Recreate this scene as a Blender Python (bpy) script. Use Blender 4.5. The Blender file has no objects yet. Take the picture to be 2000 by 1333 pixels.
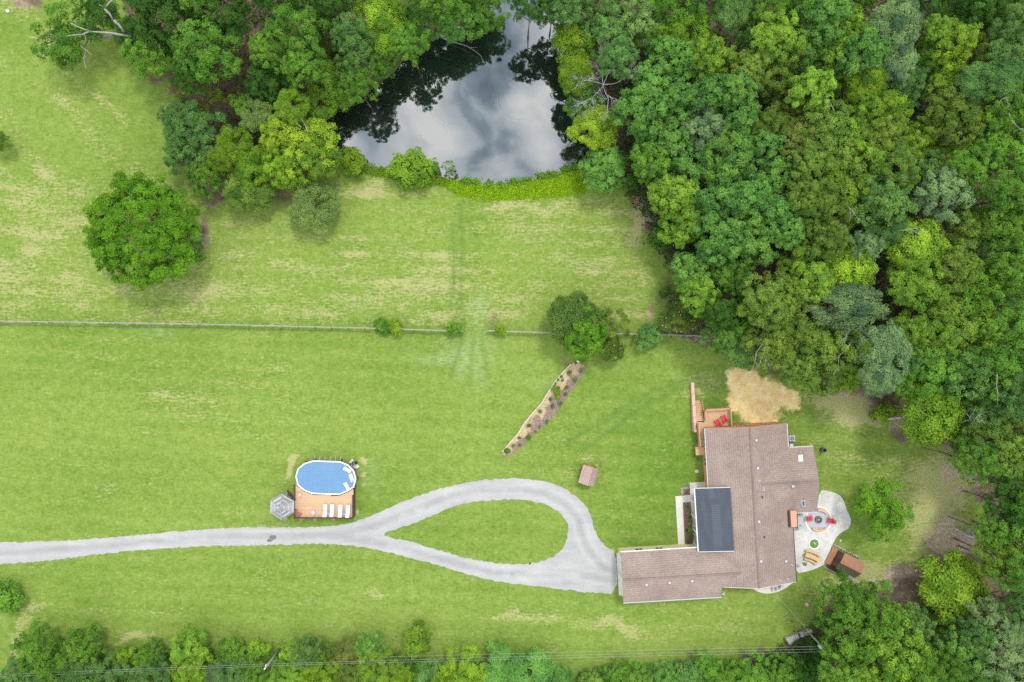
import bpy, bmesh, math, random
import numpy as np
from mathutils import Vector, Matrix
from mathutils.geometry import tessellate_polygon

# ------------------------------------------------------------------ camera, sky, sun, exposure
SC = bpy.context.scene
COL = SC.collection
H = 102.56          # drone height above the lawn, metres
S = 13.0            # photograph pixels per metre on the ground

cam_d = bpy.data.cameras.new('camera')
cam = bpy.data.objects.new('camera', cam_d)
COL.objects.link(cam)
cam.location = (0, 0, H)
cam.rotation_euler = (0, 0, 0)
cam_d.lens = 24.0
cam_d.sensor_width = 36.0
cam_d.clip_end = 6000
SC.camera = cam

SUN_EL, SUN_AZ = 62.0, 25.0      # azimuth measured clockwise from +y (top of the picture)
w = bpy.data.worlds.new('World')
SC.world = w
w.use_nodes = True
nt = w.node_tree
nt.nodes.clear()
N = nt.nodes.new
out = N('ShaderNodeOutputWorld')
bg = N('ShaderNodeBackground')
bg.inputs['Strength'].default_value = 0.095
sky = N('ShaderNodeTexSky')
sky.sky_type = 'NISHITA'
sky.sun_disc = False
sky.sun_elevation = math.radians(SUN_EL)
sky.sun_rotation = math.radians(SUN_AZ)
tc = N('ShaderNodeTexCoord')
sep = N('ShaderNodeSeparateXYZ')
nt.links.new(tc.outputs['Generated'], sep.inputs[0])
mx = N('ShaderNodeMath'); mx.operation = 'MAXIMUM'; mx.inputs[1].default_value = 0.06
nt.links.new(sep.outputs['Z'], mx.inputs[0])
dx = N('ShaderNodeMath'); dx.operation = 'DIVIDE'
dy = N('ShaderNodeMath'); dy.operation = 'DIVIDE'
for d, k in ((dx, 'X'), (dy, 'Y')):
    nt.links.new(sep.outputs[k], d.inputs[0]); nt.links.new(mx.outputs[0], d.inputs[1])
cb = N('ShaderNodeCombineXYZ')
nt.links.new(dx.outputs[0], cb.inputs[0]); nt.links.new(dy.outputs[0], cb.inputs[1])
def wnoise(scale, detail, rough, dist, off):
    mp = N('ShaderNodeMapping'); mp.inputs['Location'].default_value = off
    nt.links.new(cb.outputs[0], mp.inputs['Vector'])
    n = N('ShaderNodeTexNoise'); n.inputs['Scale'].default_value = scale
    n.inputs['Detail'].default_value = detail; n.inputs['Roughness'].default_value = rough
    n.inputs['Distortion'].default_value = dist
    nt.links.new(mp.outputs[0], n.inputs['Vector'])
    return n
n1 = wnoise(8.5, 5, .5, .35, (5.37, 2.21, 0))       # thickness of the cloud deck
n2 = wnoise(2.6, 3, .5, .2, (11.3, 1.9, 4))      # large swells
mixn = N('ShaderNodeMath'); mixn.operation = 'MULTIPLY_ADD'
mixn.inputs[1].default_value = 0.72
nt.links.new(n1.outputs['Fac'], mixn.inputs[0])
sc2 = N('ShaderNodeMath'); sc2.operation = 'MULTIPLY'; sc2.inputs[1].default_value = 0.28
nt.links.new(n2.outputs['Fac'], sc2.inputs[0]); nt.links.new(sc2.outputs[0], mixn.inputs[2])
rc = N('ShaderNodeValToRGB')                     # cloud brightness, in sky units
els = rc.color_ramp.elements
els[0].position = .35; els[0].color = (.12, .16, .24, 1)
els[1].position = .56; els[1].color = (1, 1, 1, 1)
e = els.new(.42); e.color = (.34, .41, .50, 1)
e = els.new(.46); e.color = (.60, .65, .72, 1)
e = els.new(.52); e.color = (.80, .84, .88, 1)
nt.links.new(mixn.outputs[0], rc.inputs[0])
cs = N('ShaderNodeMixRGB'); cs.blend_type = 'MULTIPLY'; cs.inputs[0].default_value = 1
cs.inputs[2].default_value = (15, 15, 15, 1)
nt.links.new(rc.outputs[0], cs.inputs[1])
cov = N('ShaderNodeMapRange')                    # thin spots let the blue through
cov.inputs['From Min'].default_value = .28; cov.inputs['From Max'].default_value = .40
cov.inputs['To Min'].default_value = .45; cov.inputs['To Max'].default_value = 1.0
nt.links.new(mixn.outputs[0], cov.inputs['Value'])
mixc = N('ShaderNodeMixRGB')
nt.links.new(cov.outputs[0], mixc.inputs[0])
nt.links.new(sky.outputs[0], mixc.inputs[1]); nt.links.new(cs.outputs[0], mixc.inputs[2])
nt.links.new(mixc.outputs[0], bg.inputs['Color'])
nt.links.new(bg.outputs[0], out.inputs['Surface'])
w.cycles.sampling_method = 'MANUAL'
w.cycles.sample_map_resolution = 1024

sun_d = bpy.data.lights.new('sun', 'SUN')
sun_d.energy = 1.5
sun_d.angle = math.radians(10)
sun_d.color = (1, .96, .90)
sun = bpy.data.objects.new('sun', sun_d)
COL.objects.link(sun)
az, el = math.radians(SUN_AZ), math.radians(SUN_EL)
sd = Vector((math.sin(az) * math.cos(el), math.cos(az) * math.cos(el), math.sin(el)))
sun.rotation_euler = sd.to_track_quat('Z', 'Y').to_euler()
sun.location = (0, 0, 60)

SC.view_settings.view_transform = 'Standard'
SC.view_settings.look = 'None'
SC.view_settings.exposure = 0.76
SC.view_settings.gamma = 1
SC.view_settings.use_curve_mapping = False
SC.cycles.max_bounces = 6
SC.cycles.diffuse_bounces = 2
SC.cycles.glossy_bounces = 3
SC.cycles.transmission_bounces = 4
SC.cycles.use_denoising = False

# ------------------------------------------------------------------ helpers
rnd = random.Random(5)
RNG = np.random.default_rng(11)

def P(px, py, z=0.0):
    """world point at height z that the drone sees at photograph pixel px, py"""
    k = (H - z) / (H * S)
    return Vector(((px - 1000) * k, (666.5 - py) * k, z))

def lin(r, g, b):
    f = lambda c: (c / 255 / 12.92) if c <= 10 else ((c / 255 + .055) / 1.055) ** 2.4
    return (f(r), f(g), f(b))

class MB:
    """collects faces for one mesh"""
    def __init__(s): s.v = []; s.f = []
    def add(s, vs, fs):
        o = len(s.v); s.v += [tuple(p) for p in vs]; s.f += [tuple(i + o for i in f) for f in fs]; return s
    def box(s, x0, y0, z0, x1, y1, z1, M=None):
        vs = [(x, y, z) for z in (z0, z1) for x, y in ((x0, y0), (x1, y0), (x1, y1), (x0, y1))]
        if M is not None: vs = [M @ Vector(p) for p in vs]
        return s.add(vs, [(3, 2, 1, 0), (4, 5, 6, 7), (0, 1, 5, 4), (1, 2, 6, 5), (2, 3, 7, 6), (3, 0, 4, 7)])
    def bar(s, a, b, w, h, up=(0, 0, 1)):
        """box beam from a to b, w wide, h tall, centred on the line"""
        a, b = Vector(a), Vector(b); d = (b - a).normalized(); up = Vector(up)
        sx = d.cross(up)
        if sx.length < 1e-4: sx = d.cross(Vector((1, 0, 0)))
        sx.normalize(); u = sx.cross(d)
        vs = [p + sx * (i * w / 2) + u * (j * h / 2) for p in (a, b) for i, j in ((-1, -1), (1, -1), (1, 1), (-1, 1))]
        return s.add(vs, [(0, 1, 2, 3), (7, 6, 5, 4), (4, 5, 1, 0), (5, 6, 2, 1), (6, 7, 3, 2), (7, 4, 0, 3)])
    def tube(s, pts, rad, n=6, cap=True):
        pts = [Vector(p) for p in pts]
        if not hasattr(rad, '__len__'): rad = [rad] * len(pts)
        vs = []
        for i, p in enumerate(pts):
            d = (pts[min(i + 1, len(pts) - 1)] - pts[max(i - 1, 0)]).normalized()
            a = d.cross(Vector((0, 0, 1)))
            if a.length < 1e-3: a = Vector((1, 0, 0))
            a.normalize(); b = d.cross(a)
            vs += [p + (a * math.cos(t * 2 * math.pi / n) + b * math.sin(t * 2 * math.pi / n)) * rad[i] for t in range(n)]
        fs = []
        for i in range(len(pts) - 1):
            for t in range(n):
                q = (t + 1) % n
                fs.append((i * n + t, i * n + q, (i + 1) * n + q, (i + 1) * n + t))
        if cap:
            fs.append(tuple(range(n))[::-1]); fs.append(tuple(range((len(pts) - 1) * n, len(pts) * n)))
        return s.add(vs, fs)
    def cyl(s, x, y, z0, z1, r0, r1=None, n=16):
        return s.tube([(x, y, z0), (x, y, z1)], [r0, r0 if r1 is None else r1], n)
    def prism(s, poly, z0, z1):
        """poly: list of 2d points, possibly concave"""
        a = sum(poly[i][0] * poly[(i + 1) % len(poly)][1] - poly[(i + 1) % len(poly)][0] * poly[i][1] for i in range(len(poly)))
        if a < 0: poly = poly[::-1]
        n = len(poly)
        vs = [(p[0], p[1], z0) for p in poly] + [(p[0], p[1], z1) for p in poly]
        tris = tessellate_polygon([[Vector((p[0], p[1], 0)) for p in poly]])
        fs = []
        for t in tris:
            A, B, C = (Vector((poly[i][0], poly[i][1], 0)) for i in t)
            t = tuple(t) if (B - A).cross(C - A).z > 0 else tuple(t[::-1])
            fs.append(tuple(i + n for i in t)); fs.append(t[::-1])
        for i in range(n):
            j = (i + 1) % n
            fs.append((i, j, j + n, i + n))
        return s.add(vs, fs)
    def slab(s, poly, zf, th):
        """roof slab over a plan polygon: top at zf(x,y), th thick"""
        a = sum(poly[i][0] * poly[(i + 1) % len(poly)][1] - poly[(i + 1) % len(poly)][0] * poly[i][1] for i in range(len(poly)))
        if a < 0: poly = poly[::-1]
        n = len(poly)
        vs = [(p[0], p[1], zf(*p) - th) for p in poly] + [(p[0], p[1], zf(*p)) for p in poly]
        fs = []
        for t in tessellate_polygon([[Vector((p[0], p[1], 0)) for p in poly]]):
            A, B, C = (Vector((poly[i][0], poly[i][1], 0)) for i in t)
            t = tuple(t) if (B - A).cross(C - A).z > 0 else tuple(t[::-1])
            fs.append(tuple(i + n for i in t)); fs.append(t[::-1])
        for i in range(n):
            j = (i + 1) % n
            fs.append((i, j, j + n, i + n))
        return s.add(vs, fs)
    def blob(s, x, y, z, rx, ry, rz, seed=0, nu=8, nv=5, j=.18):
        r = random.Random(seed); vs = [(x, y, z - rz)]
        for v in range(1, nv):
            th = math.pi * v / nv
            for u in range(nu):
                k = 1 + r.uniform(-j, j); ph = 2 * math.pi * u / nu
                vs.append((x + rx * k * math.sin(th) * math.cos(ph), y + ry * k * math.sin(th) * math.sin(ph), z - rz * k * math.cos(th)))
        vs.append((x, y, z + rz)); fs = []
        for u in range(nu): fs.append((0, 1 + (u + 1) % nu, 1 + u))
        for v in range(nv - 2):
            for u in range(nu):
                a = 1 + v * nu + u; b = 1 + v * nu + (u + 1) % nu
                fs.append((a, b, b + nu, a + nu))
        L = len(vs) - 1; o = 1 + (nv - 2) * nu
        for u in range(nu): fs.append((o + u, o + (u + 1) % nu, L))
        return s.add(vs, fs)
    def mesh(s, name, mat=None, smooth=False):
        m = bpy.data.meshes.new(name); m.from_pydata(s.v, [], s.f)
        if mat: m.materials.append(mat)
        if smooth: m.polygons.foreach_set('use_smooth', [True] * len(m.polygons))
        m.update(); return m
    def obj(s, name, mat, parent=None, smooth=False, loc=None, bevel=0):
        o = bpy.data.objects.new(name, s.mesh(name, mat, smooth)); COL.objects.link(o)
        if parent: o.parent = parent
        if loc is not None: o.location = loc
        if bevel:
            b = o.modifiers.new('b', 'BEVEL'); b.width = bevel; b.segments = 2; b.limit_method = 'ANGLE'
        return o

def link(name, me, parent=None, loc=(0, 0, 0), rz=0.0, sc=None):
    o = bpy.data.objects.new(name, me); COL.objects.link(o)
    if parent: o.parent = parent
    o.location = loc; o.rotation_euler = (0, 0, rz)
    if sc is not None: o.scale = sc
    return o

def tag(o, label, cat, group=None, kind=None):
    if label: o['label'] = label
    if cat: o['category'] = cat
    if group: o['group'] = group
    if kind: o['kind'] = kind
    return o

def thing(name, label, cat, loc=(0, 0, 0), rz=0.0, group=None):
    o = bpy.data.objects.new(name, None); COL.objects.link(o)
    o.empty_display_size = .2
    o.location = loc; o.rotation_euler = (0, 0, rz)
    return tag(o, label, cat, group)

def dup(root, loc, rz, label, sc=None):
    r = root.copy(); COL.objects.link(r); r.location = loc; r.rotation_euler = (0, 0, rz); r['label'] = label
    if sc: r.scale = sc
    for ch in list(root.children):
        c = ch.copy(); COL.objects.link(c); c.parent = r
        for g in ch.children:
            d = g.copy(); COL.objects.link(d); d.parent = c
    return r

def structure(o): o['kind'] = 'structure'; return o

# value noise for laying out ground cover
def vnoise(x, y, scale, seed):
    r = np.random.default_rng(seed); L = 256
    g = r.random((L, L))
    X, Y = x / scale + 500, y / scale + 500
    xi, yi = np.floor(X).astype(int), np.floor(Y).astype(int)
    fx, fy = X - xi, Y - yi
    fx = fx * fx * (3 - 2 * fx); fy = fy * fy * (3 - 2 * fy)
    a, b = g[xi % L, yi % L], g[(xi + 1) % L, yi % L]
    c, d = g[xi % L, (yi + 1) % L], g[(xi + 1) % L, (yi + 1) % L]
    return (a * (1 - fx) + b * fx) * (1 - fy) + (c * (1 - fx) + d * fx) * fy
def fbm(x, y, scale, seed, o=4):
    t = 0; a = .5; n = 0
    for i in range(o):
        t = t + a * vnoise(x, y, scale / 2 ** i, seed + i); n += a; a *= .55
    return t / n

# ------------------------------------------------------------------ materials
def mat(name, col=(.5, .5, .5), rough=.7, spec=.3, metal=0.0):
    m = bpy.data.materials.new(name); m.use_nodes = True
    b = m.node_tree.nodes['Principled BSDF']
    b.inputs['Base Color'].default_value = (*col, 1); b.inputs['Roughness'].default_value = rough
    b.inputs['Specular IOR Level'].default_value = spec; b.inputs['Metallic'].default_value = metal
    return m

class NT:
    """tiny node helper"""
    def __init__(s, m): s.t = m.node_tree; s.b = s.t.nodes['Principled BSDF']
    def n(s, k, **kw):
        x = s.t.nodes.new(k)
        for a, v in kw.items(): setattr(x, a, v)
        return x
    def l(s, a, b): s.t.links.new(a, b)
    def coord(s, scale=(1, 1, 1), rot=0.0, kind='Object'):
        c = s.n('ShaderNodeTexCoord'); m = s.n('ShaderNodeMapping')
        m.inputs['Scale'].default_value = scale; m.inputs['Rotation'].default_value = (0, 0, rot)
        s.l(c.outputs[kind], m.inputs[0]); return m.outputs[0]
    def noise(s, vec, scale, detail=3, rough=.55, dist=0):
        x = s.n('ShaderNodeTexNoise'); x.inputs['Scale'].default_value = scale
        x.inputs['Detail'].default_value = detail; x.inputs['Roughness'].default_value = rough
        x.inputs['Distortion'].default_value = dist
        s.l(vec, x.inputs['Vector']); return x.outputs['Fac']
    def ramp(s, fac, *stops):
        x = s.n('ShaderNodeValToRGB'); e = x.color_ramp.elements
        while len(e) < len(stops): e.new(.5)
        for i, (p, c) in enumerate(stops):
            e[i].position = p; e[i].color = (*c, 1) if len(c) == 3 else c
        s.l(fac, x.inputs[0]); return x.outputs[0]
    def mix(s, fac, a, b, mode='MIX'):
        x = s.n('ShaderNodeMixRGB', blend_type=mode)
        for i, v in ((0, fac), (1, a), (2, b)):
            if isinstance(v, (int, float)): x.inputs[i].default_value = v
            elif isinstance(v, tuple): x.inputs[i].default_value = (*v, 1)
            else: s.l(v, x.inputs[i])
        return x.outputs[0]
    def math(s, op, a, b=None, c=None, clamp=False):
        x = s.n('ShaderNodeMath', operation=op, use_clamp=clamp)
        for i, v in ((0, a), (1, b), (2, c)):
            if v is None: continue
            if isinstance(v, (int, float)): x.inputs[i].default_value = v
            else: s.l(v, x.inputs[i])
        return x.outputs[0]
    def rng(s, v, a, b, c=0.0, d=1.0, smooth=True):
        x = s.n('ShaderNodeMapRange')
        if smooth: x.interpolation_type = 'SMOOTHSTEP'
        s.l(v, x.inputs['Value'])
        for k, q in (('From Min', a), ('From Max', b), ('To Min', c), ('To Max', d)): x.inputs[k].default_value = q
        return x.outputs[0]
    def bump(s, h, strength=.4, dist=.05):
        x = s.n('ShaderNodeBump'); x.inputs['Strength'].default_value = strength; x.inputs['Distance'].default_value = dist
        s.l(h, x.inputs['Height']); s.l(x.outputs[0], s.b.inputs['Normal'])
    def color(s, c): s.l(c, s.b.inputs['Base Color'])

def grainy(name, col, var=.25, scale=3.0, rough=.8, spec=.25, bump=.3, stretch=(1, 1, 1), fine=18, tint=None):
    """uneven matt material: two scales of noise around one colour"""
    m = mat(name, col, rough, spec); k = NT(m)
    v = k.coord(stretch)
    a = k.noise(v, scale, 4); b = k.noise(v, fine, 2)
    f = k.math('MULTIPLY_ADD', b, .5, k.math('MULTIPLY', a, .5))
    lo = tuple(c * (1 - var) for c in col); hi = tuple(min(.95, c * (1 + var)) for c in (tint or col))
    k.color(k.ramp(f, (.32, lo), (.68, hi)))
    if bump: k.bump(b, bump, .02)
    return m
# ------------------------------------------------------------------ ground sheet
POND = [(655, 296), (690, 316), (715, 327), (760, 329), (850, 344), (890, 351), (930, 357), (975, 359), (1010, 355), (1050, 349),
        (1080, 342), (1120, 331), (1142, 322), (1152, 295), (1148, 250), (1135, 200), (1122, 150), (1112, 100), (1118, 50), (1105, 0), (1085, -60),
        (950, -60), (945, 0), (905, 45), (850, 70), (805, 95), (770, 140), (725, 172), (670, 205), (635, 235), (625, 270)]
WOOD_E = [(1222, 378), (1265, 430), (1300, 520), (1305, 580), (1285, 650), (1400, 672), (1470, 722), (1600, 756), (1680, 790), (1760, 850),
          (1830, 880), (1850, 960), (1780, 1080), (1710, 1125), (1620, 1150), (1600, 1200), (1520, 1262), (1440, 1290), (1430, 1420), (2600, 1420),
          (2600, -400), (1110, -400), (1120, 100), (1160, 250), (1180, 340)]
WOOD_W = [(235, -400), (240, 60), (268, 110), (320, 160), (345, 200), (335, 330), (380, 350), (400, 410), (520, 395), (560, 345), (650, 330),
          (630, 270), (700, 190), (780, 110), (900, 40), (940, -60), (940, -400)]
STRIP_S = [(30, 1296), (90, 1238), (250, 1268), (420, 1262), (640, 1250), (760, 1268), (860, 1290), (950, 1290), (1000, 1292), (1100, 1322),
           (1300, 1312), (1440, 1292), (1440, 1700), (-100, 1700)]
SAND = [(1425, 738), (1445, 726), (1490, 732), (1520, 745), (1560, 768), (1558, 792), (1520, 806), (1506, 822), (1480, 830), (1462, 822), (1440, 806), (1428, 780)]

def sdist(X, Y, poly):
    """signed distance in pixels, negative inside"""
    d = np.full(X.shape, 1e9); ins = np.zeros(X.shape, bool)
    n = len(poly)
    for i in range(n):
        x0, y0 = poly[i]; x1, y1 = poly[(i + 1) % n]
        ex, ey = x1 - x0, y1 - y0
        t = np.clip(((X - x0) * ex + (Y - y0) * ey) / (ex * ex + ey * ey), 0, 1)
        d = np.minimum(d, np.hypot(X - x0 - t * ex, Y - y0 - t * ey))
        c = ((y0 > Y) != (y1 > Y))
        with np.errstate(divide='ignore', invalid='ignore'):
            ins ^= c & (X < ex * (Y - y0) / (ey if ey else 1e-9) + x0)
    return np.where(ins, -d, d)
def ldist(X, Y, pts):
    d = np.full(X.shape, 1e9)
    for (x0, y0), (x1, y1) in zip(pts[:-1], pts[1:]):
        ex, ey = x1 - x0, y1 - y0
        t = np.clip(((X - x0) * ex + (Y - y0) * ey) / (ex * ex + ey * ey), 0, 1)
        d = np.minimum(d, np.hypot(X - x0 - t * ex, Y - y0 - t * ey))
    return d
sst = lambda v, a, b: (lambda t: t * t * (3 - 2 * t))(np.clip((v - a) / (b - a), 0, 1))

def axis(a, b, st, far):
    core = np.arange(a, b + 1e-6, st); g = []; p = st
    x = 0
    while x < far: p *= 1.35; x += p; g.append(x)
    g = np.array(g)
    return np.concatenate([(a - g)[::-1], core, b + g])
gx = axis(-80, 80, .4, 2500); gy = axis(-56, 56, .4, 2500)
GX, GY = np.meshgrid(gx, gy)
X, Y = GX * S + 1000, 666.5 - GY * S
wx = (fbm(GX, GY, 5, 21) - .5) * 60; wy = (fbm(GX, GY, 5, 31) - .5) * 60
Xw, Yw = X + wx, Y + wy
def G(px, py, rx, ry, rot=0):
    c, s_ = math.cos(math.radians(rot)), math.sin(math.radians(rot))
    u, v = Xw - px, Yw - py
    return np.exp(-(((u * c + v * s_) / rx) ** 2 + ((-u * s_ + v * c) / ry) ** 2))
pd = sdist(X + wx * .12, Y + wy * .12, POND) / S
Z = np.where(pd > 0, -.35 + .35 * sst(pd, 0, 2.2), -.35 - 1.2 * sst(-pd, 0, 4))
n8 = fbm(GX, GY, 9, 41); n3 = fbm(GX, GY, 2.5, 51); n1m = fbm(GX, GY, 1.1, 61)
hor = fbm(GX * .22, GY, 1.3, 71, 3)
dg_ = (fbm((GX * .8 - GY * .6) * .2, (GX * .6 + GY * .8), 2.0, 81, 3))

wood = np.maximum(1 - sst(sdist(Xw, Yw, WOOD_E), -26, 14), 1 - sst(sdist(Xw, Yw, WOOD_W), -22, 12))
wood = wood * (1 - sst(GX, 82, 98)) * (1 - sst(GY, 55, 70)) * (1 - sst(-GY, 55, 70))
strip = 1 - sst(sdist(Xw, Yw, STRIP_S), -14, 14)
dirt = wood * .95
for a in [(398, 468, 34, 52, 20, .75), (330, 545, 60, 16, -20, .35), (1255, 395, 16, 34, 0, .6), (1290, 560, 13, 55, 10, .6), (1262, 605, 14, 34, 0, .55),
          (1850, 915, 60, 50, 0, .8), (1885, 985, 46, 60, 0, .8), (1840, 1070, 95, 46, 20, .75), (1700, 800, 80, 26, 15, .7), (1800, 1110, 60, 20, 0, .6), (1640, 768, 60, 18, 10, .6),
          (1750, 845, 55, 26, 35, .7), (300, 155, 40, 28, 35, .6), (335, 190, 26, 30, 0, .45), (55, -4, 36, 24, 0, .95), (460, 240, 26, 34, 0, .9), (530, 390, 50, 14, 0, .7),
          (1590, 1195, 22, 20, -30, .7), (1500, 1280, 70, 22, -8, .6), (30, 1168, 12, 22, 0, .5), (20, 1290, 22, 42, 15, .55),
          (1115, 712, 26, 14, 0, .5), (1240, 645, 40, 10, 0, .4), (920, 640, 12, 10, 0, .5), (640, 1285, 200, 12, 0, .35)]:
    dirt = np.maximum(dirt, a[5] * G(*a[:5]))
clear = sst(X, 1560, 1640) * (1 - sst(X, 1930, 1960)) * sst(Y, 760, 800) * (1 - sst(Y, 1120, 1150))
dirt = dirt * (1 - clear * (.18 + .75 * sst(n3, .42, .62)))
dirt = np.clip(dirt * (1.25 - .5 * n3) + (dirt > .12) * (n1m - .5) * .25, 0, 1)
straw = .19 + .36 * (n8 - .42)
meadow = sst(Y, 300, 420) * (1 - sst(Y, 632, 642)) * (1 - sst(X, 1250, 1310))
straw = straw + meadow * .17 + (1 - sst(Y, 560, 640)) * (1 - sst(X, 300, 470)) * .05
for a in [(800, 575, 110, 40, 0, .16), (560, 600, 160, 24, 0, .10), (1010, 402, 150, 10, 0, .34), (720, 380, 70, 22, 0, .26), (770, 470, 90, 34, 0, .10), (850, 520, 40, 20, 0, .20),
          (600, 520, 150, 12, 0, .1), (420, 560, 90, 36, 0, .14), (1040, 1212, 190, 12, 3, .35), (1260, 1232, 120, 18, 3, .38), (1430, 1200, 90, 24, 0, .2),
          (1255, 430, 22, 60, 15, .5), (1780, 1010, 60, 90, 0, .28), (1700, 1130, 80, 26, -8, .55), (1840, 950, 54, 66, 0, .62), (1865, 1050, 74, 36, 0, .62), (1690, 800, 80, 30, 15, .55), (1650, 880, 70, 50, 0, .15),
          (1612, 1150, 16, 40, 20, .5), (72, 1188, 40, 9, 0, .45), (150, 1192, 50, 8, 0, .35), (45, 1240, 16, 46, 25, .55), (260, 1248, 60, 9, 0, .4), (560, 1255, 50, 8, 0, .3),
          (730, 1160, 20, 10, 0, .4), (560, 925, 9, 26, 15, .7), (566, 900, 14, 10, 0, .5), (1130, 935, 90, 26, -20, .16), (1155, 896, 16, 8, -20, .5), (1560, 1230, 30, 20, 0, .25),
          (480, 780, 160, 60, 0, .1), (240, 960, 120, 40, 0, .1), (1380, 760, 30, 20, 0, .3), (740, 365, 50, 12, 0, .2), (1540, 850, 20, 20, 0, .2), (1640, 790, 50, 20, 20, .4)]:
    straw = straw + a[5] * G(*a[:5])
for cx, cy in ((708, 898), (713, 905), (711, 928), (710, 948), (590, 1012), (617, 1013), (650, 1014), (697, 1000), (556, 1015)):
    straw = straw + .9 * np.exp(-(np.hypot(X - cx, Y - cy) / 4.5) ** 2); dirt = np.maximum(dirt, .0)
warp = (fbm(GX, GY, 14, 91) - .5) * 5
mow = np.sin(2 * np.pi * (GY * .995 + GX * .06 + warp * .35) / 2.7) * sst(Y, 636, 650) + np.sin(2 * np.pi * (GY + GX * .02 + warp * .3) / 2.2) * meadow
straw = straw - .045 * mow * (.3 + n8) + (hor - .5) * .62 * (.35 + meadow * .5 + sst(Y, 1060, 1160) * .5) + (dg_ - .5) * .9 * (1 - sst(X, 330, 450)) * (1 - sst(Y, 300, 420))
straw = np.clip(straw + (n3 - .5) * .3, 0, 1)
lush = .24 + .8 * (fbm(GX, GY, 13, 141) - .45) + .3 * (n8 - .45)
for a in [(1290, 1000, 85, 90, 0, .55), (1260, 820, 110, 90, 0, .28), (930, 1040, 150, 50, 0, .30), (1390, 790, 30, 60, 0, .5), (1330, 900, 40, 60, 0, .4), (560, 1170, 420, 40, 0, .12),
          (908, 500, 30, 130, 4, .32), (1040, 1130, 200, 24, 10, .28), (690, 990, 130, 60, 0, .3), (1500, 1200, 120, 30, 0, .25), (320, 645, 320, 7, 0, .4), (1240, 670, 120, 14, 0, .4), (285, 430, 130, 110, 0, .4),
          (1700, 870, 60, 60, 30, .35), (470, 1110, 400, 20, 0, .2), (250, 960, 160, 60, 0, .2), (1590, 1110, 50, 60, 0, .3), (40, 60, 40, 50, 0, .35), (1150, 480, 90, 40, 0, .15)]:
    lush = lush + a[5] * G(*a[:5])
lush = lush + .10 * mow * (.5 + n8) * (1 - .5 * meadow)
lush = np.clip(lush + (n3 - .5) * .35 + (hor - .5) * .35, 0, 1)
sandm = np.clip((1 - sst(sdist(Xw * .7 + X * .3, Yw * .7 + Y * .3, SAND), -30, 30)) * (.62 + .9 * n3) + .35 * (n1m - .5) * (sdist(X, Y, SAND) < 26), 0, 1)
pale = np.zeros_like(X)
for a in [(915, 690, 46, 34, 20, .5), (930, 735, 14, 36, 0, .42), (895, 720, 10, 30, 20, .4), (850, 690, 60, 18, 0, .5), (935, 600, 16, 36, -15, .7), (310, 650, 34, 10, 0, .6), (730, 930, 24, 40, 0, .3), (1060, 745, 40, 20, 0, .2)]:
    pale = pale + a[5] * G(*a[:5])
pale = np.clip(pale * (.6 + .9 * n3), 0, 1)
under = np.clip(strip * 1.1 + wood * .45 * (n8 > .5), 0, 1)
trk = np.zeros_like(X)
for pts in ([(1110, 860), (1180, 825), (1250, 775), (1330, 745), (1420, 735)], [(1130, 885), (1195, 840), (1262, 790), (1335, 757), (1420, 748)],
            [(900, 400), (903, 500), (900, 580), (905, 650)], [(884, 440), (888, 520), (880, 600)], [(925, 660), (918, 760)], [(940, 655), (952, 740)], [(905, 655), (880, 740)],
            [(1270, 1080), (1200, 1040)], [(1290, 1020), (1310, 1060)]):
    trk = np.maximum(trk, np.exp(-(ldist(X, Y, pts) / 5.0) ** 2))
trk *= (.4 + n3)
bank = np.clip((1 - sst(np.abs(pd - .2), .2, 1.0)), 0, 1)

ny, nx = GX.shape
idx = np.arange(nx * ny).reshape(ny, nx)
verts = np.stack([GX, GY, Z], -1).reshape(-1, 3)
faces = np.stack([idx[:-1, :-1], idx[:-1, 1:], idx[1:, 1:], idx[1:, :-1]], -1).reshape(-1, 4)
gm = bpy.data.meshes.new('ground')
gm.vertices.add(len(verts)); gm.vertices.foreach_set('co', verts.ravel())
gm.loops.add(faces.size); gm.loops.foreach_set('vertex_index', faces.ravel())
gm.polygons.add(len(faces)); gm.polygons.foreach_set('loop_start', np.arange(0, faces.size, 4)); gm.polygons.foreach_set('loop_total', np.full(len(faces), 4))
gm.polygons.foreach_set('use_smooth', np.ones(len(faces), bool))
gm.update(calc_edges=True)
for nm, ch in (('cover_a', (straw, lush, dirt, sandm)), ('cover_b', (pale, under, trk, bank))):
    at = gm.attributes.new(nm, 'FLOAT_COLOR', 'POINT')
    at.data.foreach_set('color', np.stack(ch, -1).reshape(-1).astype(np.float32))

gmat = mat('meadow_ground', rough=.95, spec=.1); k = NT(gmat)
def att(nm):
    a = k.n('ShaderNodeAttribute', attribute_name=nm); s_ = k.n('ShaderNodeSeparateColor'); k.l(a.outputs['Color'], s_.inputs[0])
    return s_.outputs[0], s_.outputs[1], s_.outputs[2], a.outputs['Alpha']
a_straw, a_lush, a_dirt, a_sand = att('cover_a'); a_pale, a_under, a_trk, a_bank = att('cover_b')
v = k.coord(); vst = k.coord((.45, 1.6, 1)); vds = k.coord((.5, 1.5, 1), .6)
fine = k.noise(v, 2.6, 5, .7); tuft = k.noise(v, .9, 4, .6, .3); blade = k.noise(v, 9, 2, .6); strk = k.noise(vst, 2.2, 4, .65, .3)
gsum = k.math('ADD', k.math('MULTIPLY', fine, .40), k.math('ADD', k.math('MULTIPLY', blade, .14), k.math('ADD', k.math('MULTIPLY', tuft, .26), k.math('MULTIPLY', strk, .20))))
green = k.ramp(gsum, (.34, (.072, .126, .015)), (.46, (.137, .202, .031)), (.56, (.193, .247, .060)), (.66, (.282, .305, .125)))
green2 = k.ramp(gsum, (.34, (.044, .095, .011)), (.5, (.093, .162, .020)), (.66, (.155, .226, .044)))
g = k.mix(a_lush, green, green2)
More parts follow.
